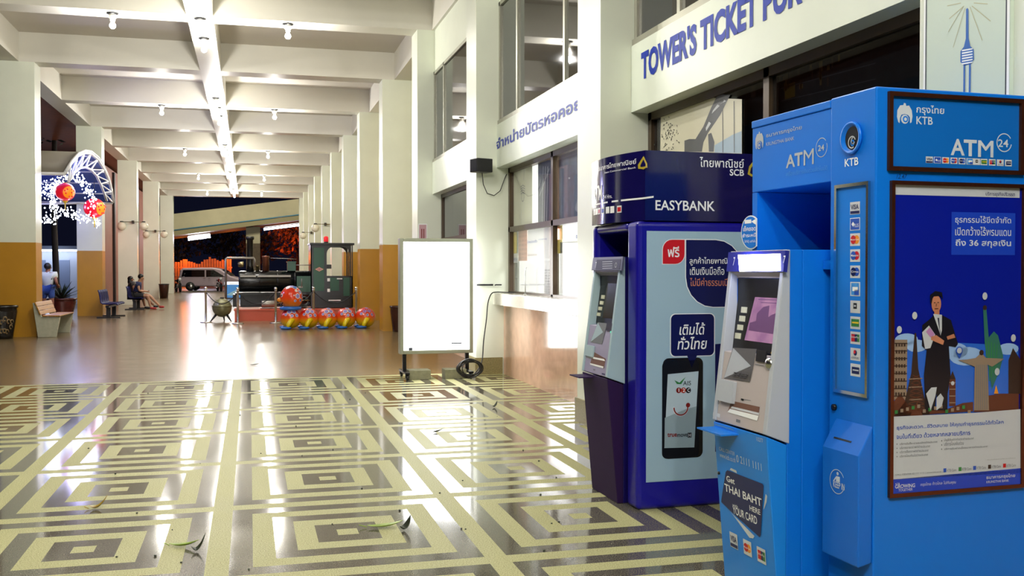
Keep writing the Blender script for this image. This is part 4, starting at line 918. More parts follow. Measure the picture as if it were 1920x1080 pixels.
# ------------------------------------------------------------------ leaves and bits on the floor
def leaf_obj(label, px, py, L, wd, rz, m, curl=.02, stem=True):
    p = WF.z(px, py, 0.0); n = 8; b = MB(); b.smooth = True; vs = []; fs = []
    for i in range(n + 1):
        t = i / n; w = wd * math.sin(PI * (t * .86 + .1)) ** .9 if 0 < t < 1 else .002
        for q in (-1, 0, 1): vs.append(((t - .5) * L, q * w, .006 + curl * (t - .35) ** 2 * 3 + abs(q) * .012 * math.sin(PI * t)))
    for i in range(n):
        for q in range(2): fs.append((i * 3 + q, i * 3 + q + 1, i * 3 + q + 4, i * 3 + q + 3))
    o = thing('fallen_leaf', label, 'leaf', (p.x, p.y, 0), rz)
    lf = b.add(vs, fs, True).build('blade', m, o); lf.modifiers.new('thick', 'SOLIDIFY').thickness = .002
    if stem: MB().tube([(-.5 * L, 0, .007), (-.62 * L, .01, .012), (-.72 * L, .0, .02)], .003, 5).build('stalk', m, o)
    return o
m_lg = mat('leaf_green', '#8ea83a', .4, var=.25, scale=30); m_ldk = mat('leaf_dark', '#232c14', .5, var=.3, scale=30); m_ly = mat('leaf_yellow', '#a88a1e', .4, var=.3, scale=30)
leaf_obj('long green fallen leaf with a curled dark tip near the kiosks', 722, 990, .21, .026, R(-12), m_lg, .03)
leaf_obj('dark curled tip of the long green leaf near the kiosks', 760, 994, .07, .03, R(20), m_ldk, .06, False)
leaf_obj('narrow green fallen leaf on the light strip at the front', 345, 1026, .17, .017, R(-22), m_lg, .03)
leaf_obj('shrivelled dark leaf beside the narrow green one at the front', 372, 1034, .075, .025, R(10), m_ldk, .07, False)
leaf_obj('small yellow brown leaf alone on the left floor squares', 184, 954, .11, .022, R(8), m_ly, .06)
leaf_obj('small dark twig leaf lying in the lightbox reflection', 820, 811, .12, .01, R(15), m_ldk, .02)
leaf_obj('tiny dark leaf bit on the floor before the granite wall', 928, 764, .07, .018, R(30), m_ldk, .05, False)
leaf_obj('small dark leaf on the plain floor beyond the pattern', 478, 685, .14, .02, R(0), m_ldk, .02, False)
random.seed(21)
db = MB()
for k in range(40):
    p = WF.z(random.uniform(100, 1050), random.uniform(725, 1070), 0); s_ = random.uniform(.004, .009); db.ball((p.x, p.y, s_ * .6), s_, 6, 4, (1, 1.4, .6))
tag(db.build('floor_crumbs', m_ldk), 'scattered dark crumbs of dirt over the patterned floor', 'crumbs', None, 'stuff')
# ================================================================== DISPLAY LOCOMOTIVE AND SCULPTURES
m_lk = mat('loco_black', '#0c0f10', .25); m_lg_ = mat('loco_green', '#0f4a32', .3); m_lbr = mat('loco_brass', '#8a7d5a', .25, metal=.9); m_lcu = mat('loco_copper', '#7a4a38', .3, metal=.6)
m_brick = mat('brick_red', '#a04a2c', .5, var=.2, scale=12); m_pipe = mat('pipe_grey', '#8c8880', .35, metal=.6)
LYF = 29.9                                # near side of the engine
def lp(px, py, y=LYF): p = WF.y(px, py, y); return p
def LX(px, y=LYF): return lp(px, 505, y).x - 1.2
def LZ(py, y=LYF): return lp(540, py, y).z
pf_ = MB().box(-1.62, 1.9, -.95, 1.0, 0, .30); pf_.use(mat('platform_edge', '#c8573c', .4)).box(-1.64, 1.92, -.97, 1.02, .30, .335)
tag(pf_.build('display_platform', m_brick, loc=(1.2, LYF + .62, 0)), 'low brick red platform under the old black locomotive', 'platform')
lo = thing('steam_locomotive', 'small black and green steam locomotive on display under the hall', 'locomotive', (1.2, LYF + .62, .337))
def zz(py): return LZ(py) - .335
YN = -.55
def xb(px): return LX(px)
bz, br = (zz(508) + zz(548)) / 2, (zz(508) - zz(548)) / 2
MB().lathe([(0, xb(447)), (br * .96, xb(447)), (br, xb(450)), (br, xb(586)), (0, xb(586))], (0, 0, bz), 'x', 28).build('boiler', m_lk, lo)
for px in (486, 520, 553): MB().lathe([(br, 0), (br + .012, .004), (br + .012, .04), (br, .044)], (xb(px), 0, bz), 'x', 28).build('boiler_band', m_lk, lo)
MB().box(xb(450), xb(480), -br - .035, -br + .03, bz + .13, bz + .19).box(xb(483), xb(546), -br - .035, -br + .03, bz + .13, bz + .19).build('side_rail', m_pipe, lo)
c = (xb(463) + xb(475)) / 2; cr = (xb(475) - xb(463)) / 2
MB().lathe([(cr * 1.3, zz(508)), (cr, zz(498)), (cr, zz(450)), (cr * 1.35, zz(448)), (cr * 1.4, zz(443)), (cr * .8, zz(443))], (c, 0, 0), 'z', 18).build('chimney', m_lk, lo)
MB().lathe([(cr * 1.1, zz(508)), (cr * 1.05, zz(484)), (cr * 1.25, zz(482)), (cr * 1.2, zz(480)), (0, zz(479))], ((xb(492) + xb(506)) / 2, 0, 0), 'z', 16).build('steam_dome', m_lcu, lo)
MB().box(xb(540), xb(556), -.16, .16, zz(508), zz(491)).box(xb(539), xb(557), -.18, .18, zz(492), zz(490)).build('sand_box', m_lg_, lo)
MB().lathe([(.05, zz(508)), (.05, zz(500)), (.08, zz(499)), (0, zz(497))], (xb(483), 0, 0), 'z', 12).build('valve', m_lbr, lo)
r_ = MB(); r_.tube([(xb(508), -.25, zz(484)), (xb(540), -.25, zz(485)), (xb(557), -.25, zz(486))], .012, 6).tube([(xb(556), -.3, zz(497)), (xb(584), -.3, zz(497))], .012, 6); r_.build('handrail', m_pipe, lo)
pr = MB(); pr.tube([(xb(423), -.45, zz(562)), (xb(423), -.45, zz(486)), (xb(426), -.45, zz(484)), (xb(476), -.3, zz(484)), (xb(478), -.3, zz(488)), (xb(478), -.3, zz(500))], .035, 8); pr.build('front_pipe', m_pipe, lo)
MB().lathe([(0, 0), (.07, 0), (.09, .14), (.08, .16), (0, .17)], (xb(446), -.1, zz(496)), 'x', 14).build('headlamp', m_lbr, lo)
# cab
cx0, cx1, cm = xb(583), xb(662), xb(613)
cabz0, cabz1 = zz(574), zz(458); m_lkc = m_lk
for y in (YN, .55):
    q = MB(); t = .03 if y < 0 else -.03
    q.box(cx0, cm, y, y + t, zz(548), cabz1); q.box(xb(651), cx1 - .03, y, y + t, zz(520), cabz1) if False else None
    q.box(cx1 - .09, cx1 - .05, y, y + t, zz(520), cabz1); q.box(cx1 - .03, cx1, y, y + t, zz(520), cabz1)
    q.box(cm, cx1, y, y + t, zz(578), zz(518)); q.box(cx0, cm, y, y + t, zz(578), zz(548))
    n = 10; w = cx1 - .09; hz = zz(462)
    arch = [(cm, y, cabz1), (cm, y, hz - .22)] + [(cm + .22 - .22 * math.cos(PI / 2 * k / n), y, hz - .22 + .22 * math.sin(PI / 2 * k / n)) for k in range(1, n + 1)] + [(w - .22 + .22 * math.sin(PI / 2 * k / n), y, hz - .22 + .22 * math.cos(PI / 2 * k / n)) for k in range(n + 1)] + [(w, y, cabz1)]
    q.prism(arch, (0, t, 0)); q.build('cab_side', m_lk, lo)
for x0_, x1_, z0_, z1_ in ((588, 608, 546, 464), (619, 636, 546, 521), (644, 656, 556, 521)):
    MB().box(xb(x0_), xb(x1_), YN - .006, YN, zz(z0_), zz(z1_)).build('green_panel', m_lg_, lo, bevel=.004)
MB().box(cx0, cx0 + .03, -.55, .55, zz(548), cabz1).box(cx1 - .03, cx1, -.55, .55, zz(578), zz(520)).build('cab_end', m_lk, lo)
rf = MB().box(cx0 - .03, cx1 + .04, -.62, .62, zz(459), zz(455)).build('cab_roof', m_lk, lo, bevel=.01)
bc = thing('warning_beacon', 'red warning beacon on the roof of the black locomotive', 'beacon', (1.2 + xb(613), LYF + .3, LZ(455) + .012))
MB().lathe([(.07, 0), (.07, .03), (0, .03)], n=14).build('base', m_black, bc); MB().lathe([(.065, .03), (.07, .06), (.07, .16), (.05, .19), (0, .2)], n=14).build('dome', mat('beacon_red', '#c01420', .2, emit='#c01420', es=.15), bc)
dm = MB(); ex, ez = xb(599), zz(505); dm.use(mat('emblem_orange', '#d88858', .4)).poly([(ex - .13, YN - .008, ez), (ex, YN - .008, ez - .065), (ex + .13, YN - .008, ez), (ex, YN - .008, ez + .065)])
dm.use(m_ltgry).poly([(ex - .105, YN - .009, ez), (ex, YN - .009, ez - .05), (ex + .105, YN - .009, ez), (ex, YN - .009, ez + .05)]); dm.use(mat('emblem_red', '#a83828', .4)).poly([(ex - .085, YN - .010, ez), (ex, YN - .010, ez - .04), (ex + .085, YN - .010, ez), (ex, YN - .010, ez + .04)])
vs, fs = text_geo('ARG', .01); dm.use(m_ltgry).add([(ex - .045 + .09 * u, YN - .0105, ez - .016 + .032 * v) for u, v in vs], fs, False); dm.build('diamond_badge', None, lo)
MB().box(xb(614), xb(619), YN - .01, YN, zz(528), zz(522)).box(xb(614), xb(619), YN - .01, YN, zz(548), zz(542)).box(xb(632), xb(642), YN - .01, YN, zz(524), zz(522)).box(xb(616), xb(639), YN - .012, YN, zz(565), zz(563)).build('number_plate', m_white, lo)
MB().box(xb(612), xb(622), YN + .05, YN + .2, zz(504), zz(496)).build('cab_lever', m_black, lo)
MB().box(xb(557), cx0, -.42, .42, zz(548), zz(518)).build('side_tank', m_lg_, lo); MB().box(xb(560), xb(568), -.46, -.42, zz(540), zz(537)).lathe([(.02, 0), (.012, .25), (0, .26)], (xb(566), -.45, zz(539)), 'z', 8).build('tank_valve', m_pipe, lo)
MB().box(xb(440), xb(662), -.5, .5, zz(553), zz(549)).build('running_board', m_lk, lo)
MB().box(xb(450), xb(655), -.32, .32, zz(576), zz(553)).build('chassis', m_lk, lo)
MB().box(xb(436), xb(445), -.5, .5, zz(575), zz(552)).build('buffer_beam', m_lk, lo)
for px, rr, m in ((535, .22, m_lk), (570, .22, m_lk), (605, .22, m_lk), (627, .20, m_lbr)):
    for y in (-.40, .36):
        wx = xb(px); wz = .0 + rr + .02
        wb = MB().lathe([(0, -.02), (rr * .25, -.02), (rr * .25, 0), (rr * .8, 0), (rr * .84, -.02), (rr, -.02), (rr, .04), (0, .04)], (wx, y, wz), 'y', 22); wb.build('wheel', m, lo)
cy = MB(); cy.lathe([(0, 0), (.10, 0), (.11, .02), (.11, .36), (.10, .38), (0, .38)], (xb(490), -.48, .14), 'x', 16); cy.build('cylinder', m_pipe, lo)
MB().tube([(xb(512), -.48, .14), (xb(540), -.46, .19), (xb(568), -.45, .24)], .02, 6).tube([(xb(535), -.45, .24), (xb(606), -.45, .24)], .022, 6).build('connecting_rod', m_lbr, lo)
MB().box(-1.55, -.9, -.80, -.74, 0, .06).box(-1.55, -.9, .74, .8, 0, .06).build('rail', mat('pale_rail', '#d8cfc0', .4), lo)
# ---------------------------------------------------------------- stanchions with chain
def stanchion(px, pyb, label, lean=0):
    p = WF.z(px, pyb, 0); t = thing('stanchion', label, 'stanchion', (p.x, p.y, 0), 0, 'chrome stanchions round the locomotive')
    MB().lathe([(0, 0), (.17, 0), (.17, .02), (.05, .035), (0, .035)], n=18).build('base', m_chrome, t)
    MB().lathe([(.032, .03), (.032, .90), (.04, .91), (.04, .93), (0, .93)], n=12).build('post', m_chrome, t); MB().ball((0, 0, .965), .045, 12, 8).build('finial', m_chrome, t)
    return p
sts = [(386, 605, 'chrome stanchion at the far left end, left of the green ball'), (446, 607, 'chrome stanchion between the green ball and the brick platform'), (517, 606, 'chrome stanchion just left of the caterpillar head'),
       (588, 604, 'chrome stanchion behind the caterpillar second segment'), (668, 604, 'chrome stanchion behind the caterpillar tail by the ochre column')]
ps = [stanchion(*s_) for s_ in sts]
for i in range(4):
    a_, b_ = ps[i], ps[i + 1]; pts = []
    for k in range(13):
        t = .018 + .964 * k / 12; q = a_.lerp(b_, t); q.z = .88 - .34 * (1 - (2 * t - 1) ** 2); pts.append(q)
    tag(MB().tube(pts, .013, 6).build('barrier_chain', m_dark), ['dark chain sagging over the green ball between two stanchions', 'dark chain before the brick platform front', 'dark chain behind the caterpillar head', 'dark chain hanging in front of the locomotive cab'][i], 'chain', 'chains between the stanchions')
# ---------------------------------------------------------------- green mine ball on legs
p = WF.z(416, 604, 0); mn = thing('mine_ball', 'grey green metal ball on three dark legs beside the stanchions', 'ball', (p.x, p.y + .25, 0))
m_mine = mat('mine_green', '#7c7a58', .3, metal=.3, var=.25, scale=9)
bb = MB().ball((0, 0, .40), .27, 20, 14).build('ball', m_mine, mn); MB().lathe([(.275, -.02), (.285, 0), (.275, .02)], (0, 0, .45), 'z', 22).build('seam', m_mine, bb); MB().lathe([(.06, 0), (.05, .04), (0, .045)], (0, 0, .66), 'z', 12).build('cap', m_dark, bb)
for a0 in (200, 320, 80): MB().tube([(.16 * math.cos(R(a0)), .16 * math.sin(R(a0)), .22), (.34 * math.cos(R(a0)), .34 * math.sin(R(a0)), .01)], [.04, .015], 8).build('leg', m_black, mn)
# ---------------------------------------------------------------- caterpillar sculpture
def grad_mat(name, stops):
    m = bpy.data.materials.new(name); m.use_nodes = True; nt = m.node_tree; b = nt.nodes['Principled BSDF']; tc = nt.nodes.new('ShaderNodeTexCoord'); s_ = nt.nodes.new('ShaderNodeSeparateXYZ'); r = nt.nodes.new('ShaderNodeValToRGB')
    nt.links.new(tc.outputs['Generated'], s_.inputs[0]); nt.links.new(s_.outputs[2], r.inputs[0]); nt.links.new(r.outputs[0], b.inputs['Base Color'])
    e = r.color_ramp.elements
    while len(e) < len(stops): e.new(.5)
    for q, (p_, c_) in zip(e, stops): q.position = p_; q.color = (*lin(c_), 1)
    b.inputs['Roughness'].default_value = .18; return m
m_seg = grad_mat('caterpillar_paint', [(.05, '#d8c010'), (.3, '#e8b010'), (.55, '#e0501a'), (.8, '#c81c12')]); m_hd = grad_mat('caterpillar_head_paint', [(.1, '#e08a10'), (.5, '#e0401a'), (.9, '#cc2a14')])
m_cy = mat('caterpillar_yellow', '#e4cc14', .25); m_cb = mat('caterpillar_blue', '#2668c0', .25); m_clil = mat('caterpillar_lilac', '#8c84cc', .3); m_cw = mat('caterpillar_cream', '#e8dcd4', .35)
CP = WF.z(545, 617, 0); CY = CP.y + .1
ca = thing('caterpillar_sculpture', 'painted caterpillar sculpture with a big red and orange head', 'sculpture', (CP.x, CY, 0))
segx = [WF.y(x, 600, CY).x - CP.x for x in (545, 579, 614, 649, 685)]
def patch(mb, c, rr, th, ph, sz, m, k=6, ro=0.0, sq=(1, 1, 1)):
    ct = Vector((math.cos(ph) * math.sin(th), math.cos(ph) * -math.cos(th), math.sin(ph))); u = Vector((0, 0, 1)).cross(ct).normalized(); v = ct.cross(u); pts = []
    for i in range(k):
        a_ = ro + 2 * PI * i / k; d = (ct + (u * math.cos(a_) + v * math.sin(a_)) * sz).normalized(); pts.append(Vector(c) + Vector((d.x * sq[0], d.y * sq[1], d.z * sq[2])) * rr)
    mb.use(m).poly(pts)
random.seed(11)
for i, x in enumerate(segx):
    sg = MB().ball((x, 0, .265), .255 if i < 4 else .262, 24, 16).build('body_segment', m_seg, ca)
    sp_ = MB()
    for th, ph, sz in ((-.2, .72, .27), (.38, .74, .26), (.1, .3, .17), (.62, .32, .19), (-.55, .42, .17), (.2, 1.2, .22)):
        patch(sp_, (x, 0, .265), .262, th, ph, sz, m_cw, 6, th); patch(sp_, (x, 0, .265), .2645, th, ph, sz * .72, m_clil if sz > .16 else m_cb, 6, th)
    sp_.build('painted_patches', None, sg)
    for s_ in (-1, 1):
        lg = MB().tube([(x + .05, s_ * .2, .24), (x - .0, s_ * .27, .22), (x - .06, s_ * .28, .12), (x - .08, s_ * .28, .05)], [.06, .062, .055, .05], 10).build('leg', m_cy, ca)
        MB().ball((x - .13, s_ * .28, .035), .14, 14, 8, (1, .55, .27)).build('shoe', m_cb, lg)
hc = (segx[0] + .02, 0, .79)
hd_ = MB().ball(hc, .30, 28, 20, (.93, 1, 1.0)).build('head', m_hd, ca)
MB().lathe([(.20, -.05), (.27, -.03), (.27, .03), (.20, .05)], (segx[0], 0, .52), 'z', 22).build('collar', m_cb, ca)
hp = MB()
for th, ph, sz, m in ((.55, .15, .26, m_clil), (.95, .5, .22, m_clil), (.3, -.25, .13, m_clil), (.9, -.2, .17, m_cb), (.5, .62, .15, m_cw), (1.25, .1, .2, m_clil), (.2, .2, .07, m_cw), (.6, 1.05, .3, m_cb), (0, 1.2, .25, m_clil), (-.6, 1.0, .22, m_cb)):
    patch(hp, hc, .306, th, ph, sz, m_cw, 6, th, (.93, 1, 1)); patch(hp, hc, .309, th, ph, sz * .72, m, 6, th, (.93, 1, 1))
hp.build('painted_patches', None, hd_)
ey = MB(); patch(ey, hc, .307, -1.05, .2, .16, m_cw, 14, 0, (.93, 1, 1)); patch(ey, hc, .31, -1.1, .18, .09, m_blk, 12, 0, (.93, 1, 1)); patch(ey, hc, .307, -1.95, .2, .16, m_cw, 14, 0, (.93, 1, 1)); patch(ey, hc, .31, -1.95, .18, .09, m_blk, 12, 0, (.93, 1, 1)); ey.build('eyes', None, hd_)
MB().ball((hc[0] - .29, 0, hc[2] - .06), .065, 12, 8, (1, .8, .9)).build('nose', mat('caterpillar_orange', '#e08a18', .25), hd_)
MB().tube([(hc[0] - .22, -.15, hc[2] - .12), (hc[0] - .25, -.08, hc[2] - .17), (hc[0] - .26, 0, hc[2] - .185), (hc[0] - .25, .08, hc[2] - .17)], .012, 6).build('mouth', m_blk, hd_)
# ---------------------------------------------------------------- plant pots
m_glz = mat('brown_glaze', '#3c2018', .2, var=.3, scale=5)
def pot(label, loc, r, h, m=None, rim=None):
    t = thing('plant_pot', label, 'pot', loc)
    MB().lathe([(0, 0), (r * .7, 0), (r * .74, h * .1), (r, h * .8), (r * .98, h * .92), (r * 1.08, h * .94), (r * 1.08, h), (r * .94, h), (r * .9, h * .9), (0, h * .88)], n=22).build('body', m or m_glz, t)
    return t
pot('dark brown glazed pot by the ochre column left of the lightbox', (3.47, 23.7, 0), .2, .62)
o = pot('dark ornate pot with pale scrolls at the far left by the first ochre column', (WF.z(8, 634, 0).x, 23.45, 0), .3, .72, mat('black_glaze', '#120e0c', .25))
sc = MB(); random.seed(4)
for k in range(16):
    th = R(-150 + 130 * (k % 8) / 8 + random.uniform(-6, 6)); zz0 = .14 + .42 * (k // 8) / 2 + random.uniform(0, .12); rr = .3 * (.74 + .26 * zz0 / .58) + .012
    sc.tube([(rr * math.cos(th + .16 * s2), rr * math.sin(th + .16 * s2), zz0 + .07 * c2) for s2, c2 in [(math.cos(q * .9) * (1 - q * .1), math.sin(q * .9) * (1 - q * .1)) for q in range(7)]], .014, 5)
sc.build('scroll_relief', mat('relief_bronze', '#8a7450', .35, metal=.5), o)
# ================================================================== LEFT SIDE OF THE HALL AND THE STREET BEYOND
m_asph = mat('asphalt', '#3a3634', .45, var=.2, scale=3)
struct(MB().box(-60, 60, 67.2, 170, -.2, -.005).box(-60, -9.5, -9, 67.2, -.2, -.005).build('ground', m_asph), 'dark asphalt outside the hall', 'ground')
# concrete and slat bench
m_conc = mat('bench_concrete', '#a9a994', .5, var=.12, scale=14); m_slat = mat('bench_slat', '#a8741e', .35, var=.15, scale=20)
bt = thing('park_bench', 'concrete bench with varnished yellow slats beside the first ochre column', 'bench', (-4.30, 24.55, 0))
for y in (-.85, .80):
    MB().prism([(-.22, y, 0), (.16, y, 0), (.24, y, .44), (-.14, y, .46), (-.26, y, .76), (-.32, y, .76), (-.28, y, .45)], (0, .06, 0)).build('end_panel', m_conc, bt, bevel=.008)
MB().prism([(-.17, -.79, .0), (-.13, -.79, .0), (-.13, -.79, .40), (-.17, -.79, .40)], (0, 1.59, 0)).build('rear_panel', m_conc, bt)
for k in range(3): MB().box(-.12 + k * .125, -.005 + k * .125, -.9, .9, .46, .485).build('seat_slat', m_slat, bt, bevel=.004)
for k in range(3):
    a0, a1 = .50 + k * .095, .585 + k * .095; f_ = lambda z: -.155 - (z - .46) * .38
    MB().prism([(f_(a0), -.9, a0), (f_(a1), -.9, a1), (f_(a1) + .025, -.9, a1), (f_(a0) + .025, -.9, a0)], (0, 1.8, 0)).build('back_slat', m_slat, bt, bevel=.003)
# blue moulded seats on a bar
m_seatb = mat('seat_blue', '#0a0f4a', .6, spec=.12); 
def seat_row(label, loc, n, rz=0):
    t = thing('seat_row', label, 'bench', loc, rz); w = .47
    for k in range(n):
        y = (k - (n - 1) / 2) * w; b = MB(); prof = [(-.30, .86), (-.27, .78), (-.24, .6), (-.2, .46), (-.14, .42), (.05, .41), (.2, .43), (.26, .42), (.27, .39)]; vs = []; fs = []
        for x, z in prof:
            for q in range(7):
                u = q / 6 * 2 - 1; vs.append((x + (.03 * u * u if z > .47 else 0), y + u * w * .46, z + (.02 * u * u if z < .47 else 0)))
        for i in range(len(prof) - 1):
            for q in range(6): fs.append((i * 7 + q, i * 7 + q + 1, i * 7 + q + 8, i * 7 + q + 7))
        o = b.add(vs, fs, True).build('seat', m_seatb, t); o.modifiers.new('thick', 'SOLIDIFY').thickness = .02
    L = n * w / 2; MB().box(-.05, .05, -L, L, .33, .385).build('beam', m_dark, t)
    for y in (-L + .3, L - .3): MB().box(-.06, .06, y - .05, y + .05, .04, .33).box(-.34, .34, y - .035, y + .035, 0, .04).build('leg', m_black, t)
    return t
seat_row('row of four dark blue plastic seats beside the second ochre column', (-4.20, 33.2, 0), 4)
seat_row('dark blue plastic seats the couple sits on by the white columns', (-4.12, 39.6, 0), 4)
# people
def skin(name, pts, edges, rad, m, parent, sub=1, root=0):
    me = bpy.data.meshes.new(name); me.from_pydata([Vector(p) for p in pts], edges, []); me.materials.append(m)
    o = bpy.data.objects.new(name, me); COL.objects.link(o)
    if parent is not None: o.parent = parent
    s_ = o.modifiers.new('skin', 'SKIN'); s_.use_smooth_shade = True
    for i, v in enumerate(me.skin_vertices[0].data):
        r_ = rad[i]; v.radius = r_ if isinstance(r_, tuple) else (r_, r_); v.use_root = (i == root)
    ss = o.modifiers.new('sub', 'SUBSURF'); ss.levels = sub; ss.render_levels = sub
    return o
def human(label, loc, rz, J, shirt, shorts, shoe, skinm, hairm, hair_long=False, sleeve=.5):
    t = thing('person', label, 'person', loc, rz); V = {k: Vector(v) for k, v in J.items()}
    pts, ed, rad, ix = [], [], [], {}
    def add(k, p, r_, par=None):
        ix[k] = len(pts); pts.append(p); rad.append(r_)
        if par is not None: ed.append((ix[par], ix[k]))
    add('pel', V['pel'], .13); add('waist', V['pel'].lerp(V['chest'], .5), .12, 'pel'); add('chest', V['chest'], .135, 'waist'); add('neck', V['neck'], .055, 'chest')
    up = (V['head'] - V['neck']); add('jaw', V['neck'] + up * .55, .07, 'neck'); add('head', V['head'], .098, 'jaw'); add('top', V['head'] + up.normalized() * .07, .075, 'head')
    for s_ in 'lr':
        add('sh' + s_, V['sh' + s_], .062, 'chest'); add('el' + s_, V['el' + s_], .043, 'sh' + s_); add('wr' + s_, V['wr' + s_], .030, 'el' + s_)
        d = (V['wr' + s_] - V['el' + s_]).normalized(); side = d.cross(Vector((0, 0, 1))); side = side.normalized() if side.length > .1 else Vector((0, 1, 0)); pa = V['wr' + s_] + d * .07
        add('pa' + s_, pa, .034, 'wr' + s_)
        for q in range(4): add('f%d' % q + s_, pa + d * (.075 + .012 * (q in (1, 2))) + side * (.027 * (q - 1.5)) - Vector((0, 0, .02)), .009, 'pa' + s_)
        add('th' + s_, V['wr' + s_] + d * .07 + side * .06, .010, 'wr' + s_)
        add('hp' + s_, V['hp' + s_], .095, 'pel'); add('kn' + s_, V['kn' + s_], .062, 'hp' + s_); add('ca' + s_, V['kn' + s_].lerp(V['an' + s_], .35), .058, 'kn' + s_); add('an' + s_, V['an' + s_], .04, 'ca' + s_)
    body = skin('body', pts, ed, rad, skinm, t)
    def sub(keys, edges, rads, name, m):
        P = [V[k] if isinstance(k, str) else Vector(k) for k in keys]; return skin(name, P, edges, rads, m, t)
    sl = lambda s_: V['sh' + s_].lerp(V['el' + s_], sleeve)
    sub(['pel', V['pel'].lerp(V['chest'], .5), 'chest', V['chest'].lerp(V['neck'], .75), 'shl', sl('l'), 'shr', sl('r')], [(0, 1), (1, 2), (2, 3), (2, 4), (4, 5), (2, 6), (6, 7)], [(.168, .15), (.155, .142), (.182, .165), .102, .096, .074, .092, .072], 'shirt', shirt)
    kq = .72
    sub(['pel', 'hpl', V['hpl'].lerp(V['knl'], kq), 'hpr', V['hpr'].lerp(V['knr'], kq)], [(0, 1), (1, 2), (0, 3), (3, 4)], [.16, .125, .1, .125, .1], 'shorts', shorts)
    for s_ in 'lr':
        f = V.get('fo' + s_, V['an' + s_] + Vector((.2, 0, -.04))); skin('shoe', [V['an' + s_] + Vector((-.03, 0, -.035)), V['an' + s_].lerp(f, .55) + Vector((0, 0, -.02)), f], [(0, 1), (1, 2)], [.05, .048, .036], shoe, t)
    h = MB(); hd = V['head']; fw0 = Vector(J['look']).normalized(); h.ball(hd - fw0 * .038 + Vector((0, 0, .028)), .106, 16, 10, (.98, .93, .95))
    if hair_long: h.ball(hd + Vector((-.05, 0, -.08)), .11, 14, 10, (.8, .95, 1.5))
    h.build('hair', hairm, t)
    fw = Vector((math.cos(J.get('look', 0)), math.sin(J.get('look', 0)), -.25)).normalized() if not isinstance(J.get('look', 0), tuple) else Vector(J['look']).normalized()
    fb = MB(); sd = fw.cross(Vector((0, 0, 1))).normalized()
    fb.use(skinm).ball(hd + fw * .1 - Vector((0, 0, .02)), .015, 8, 6, (1.2, .8, 1.2))
    for q in (-1, 1): fb.use(skinm).ball(hd + sd * (.098 * q) - Vector((0, 0, .015)), .022, 8, 6, (.7, .4, 1.2)); fb.use(m_blk).ball(hd + fw * .088 + sd * (.034 * q) + Vector((0, 0, .008)), .010, 8, 6)
    fb.use(mat('lip', '#7c3c34', .4)).ball(hd + fw * .092 - Vector((0, 0, .062)), .016, 8, 6, (.7, 1.4, .5)); fb.build('face', None, body)
    return t
m_sk1 = mat('skin_tan', '#b98a6c', .5); m_sk2 = mat('skin_brown', '#8c5c44', .5); m_hair = mat('hair_black', '#0e0b0a', .5)
SIT = dict(pel=(0, 0, .53), chest=(.07, 0, .88), neck=(.13, 0, 1.06), head=(.20, 0, 1.19), look=(1, 0, -.6), shl=(.08, .19, .98), shr=(.08, -.19, .98), ell=(.12, .25, .70), elr=(.14, -.25, .70), wrl=(.34, .10, .68), wrr=(.35, -.10, .68),
           hpl=(.03, .10, .52), hpr=(.03, -.10, .52), knl=(.45, .13, .53), knr=(.42, -.12, .52), anl=(.82, .12, .12), anr=(.52, -.13, .09), fol=(1.0, .13, .09), **{'for': (.74, -.14, .04)})
man = human('seated man in navy tee, dark shorts and red shoes looking at a phone', (-4.10, 39.25, 0), 0, SIT, mat('navy_tee', '#1a2450', .7), mat('dark_shorts', '#15161c', .7), mat('red_shoes', '#a82424', .5), m_sk1, m_hair)
ph = MB().box(-.035, .035, -.07, .07, -.006, .006).build('mobile_phone', m_black, loc=(-4.10 + .44, 39.25, .70), rot=(0, -.5, 0)); tag(ph, 'small dark mobile phone in the hands of the seated man', 'phone')
SITW = dict(SIT); SITW.update(pel=(0, 0, .52), chest=(-.02, 0, .84), neck=(0, 0, 1.0), head=(.03, 0, 1.12), look=(1, 0, -.1))
human('seated woman with long dark hair and dark clothes beyond the man', (-4.36, 39.9, 0), 0, SITW, mat('dark_top', '#241c22', .7), mat('dark_skirt', '#18161a', .7), m_black, m_sk2, m_hair, True)
STD = dict(pel=(0, 0, .95), chest=(.02, 0, 1.26), neck=(.03, 0, 1.44), head=(.05, 0, 1.56), look=(1, 0, -.2), shl=(.02, .19, 1.36), shr=(.02, -.19, 1.36), ell=(.0, .27, 1.10), elr=(.0, -.27, 1.10), wrl=(.22, .20, 1.02), wrr=(.22, -.20, 1.02),
           hpl=(0, .10, .92), hpr=(0, -.10, .92), knl=(.03, .12, .50), knr=(.02, -.12, .50), anl=(0, .13, .09), anr=(0, -.13, .09), fol=(.17, .15, .04), **{'for': (.17, -.15, .04)})
human('standing man in a pale tee and blue denim shorts seen from behind', (-5.75, 31.6, 0), R(75), STD, mat('pale_tee', '#c9d2c4', .7), mat('denim', '#2c4a8a', .7, var=.2, scale=30), m_black, m_sk2, m_hair)
ST2 = dict(STD); human('standing person in a pink top beyond the man in the pale tee', (-6.28, 32.6, 0), R(-20), ST2, mat('pink_top', '#a8506a', .7), mat('grey_shorts', '#4a4a52', .7), m_black, m_sk1, m_hair)
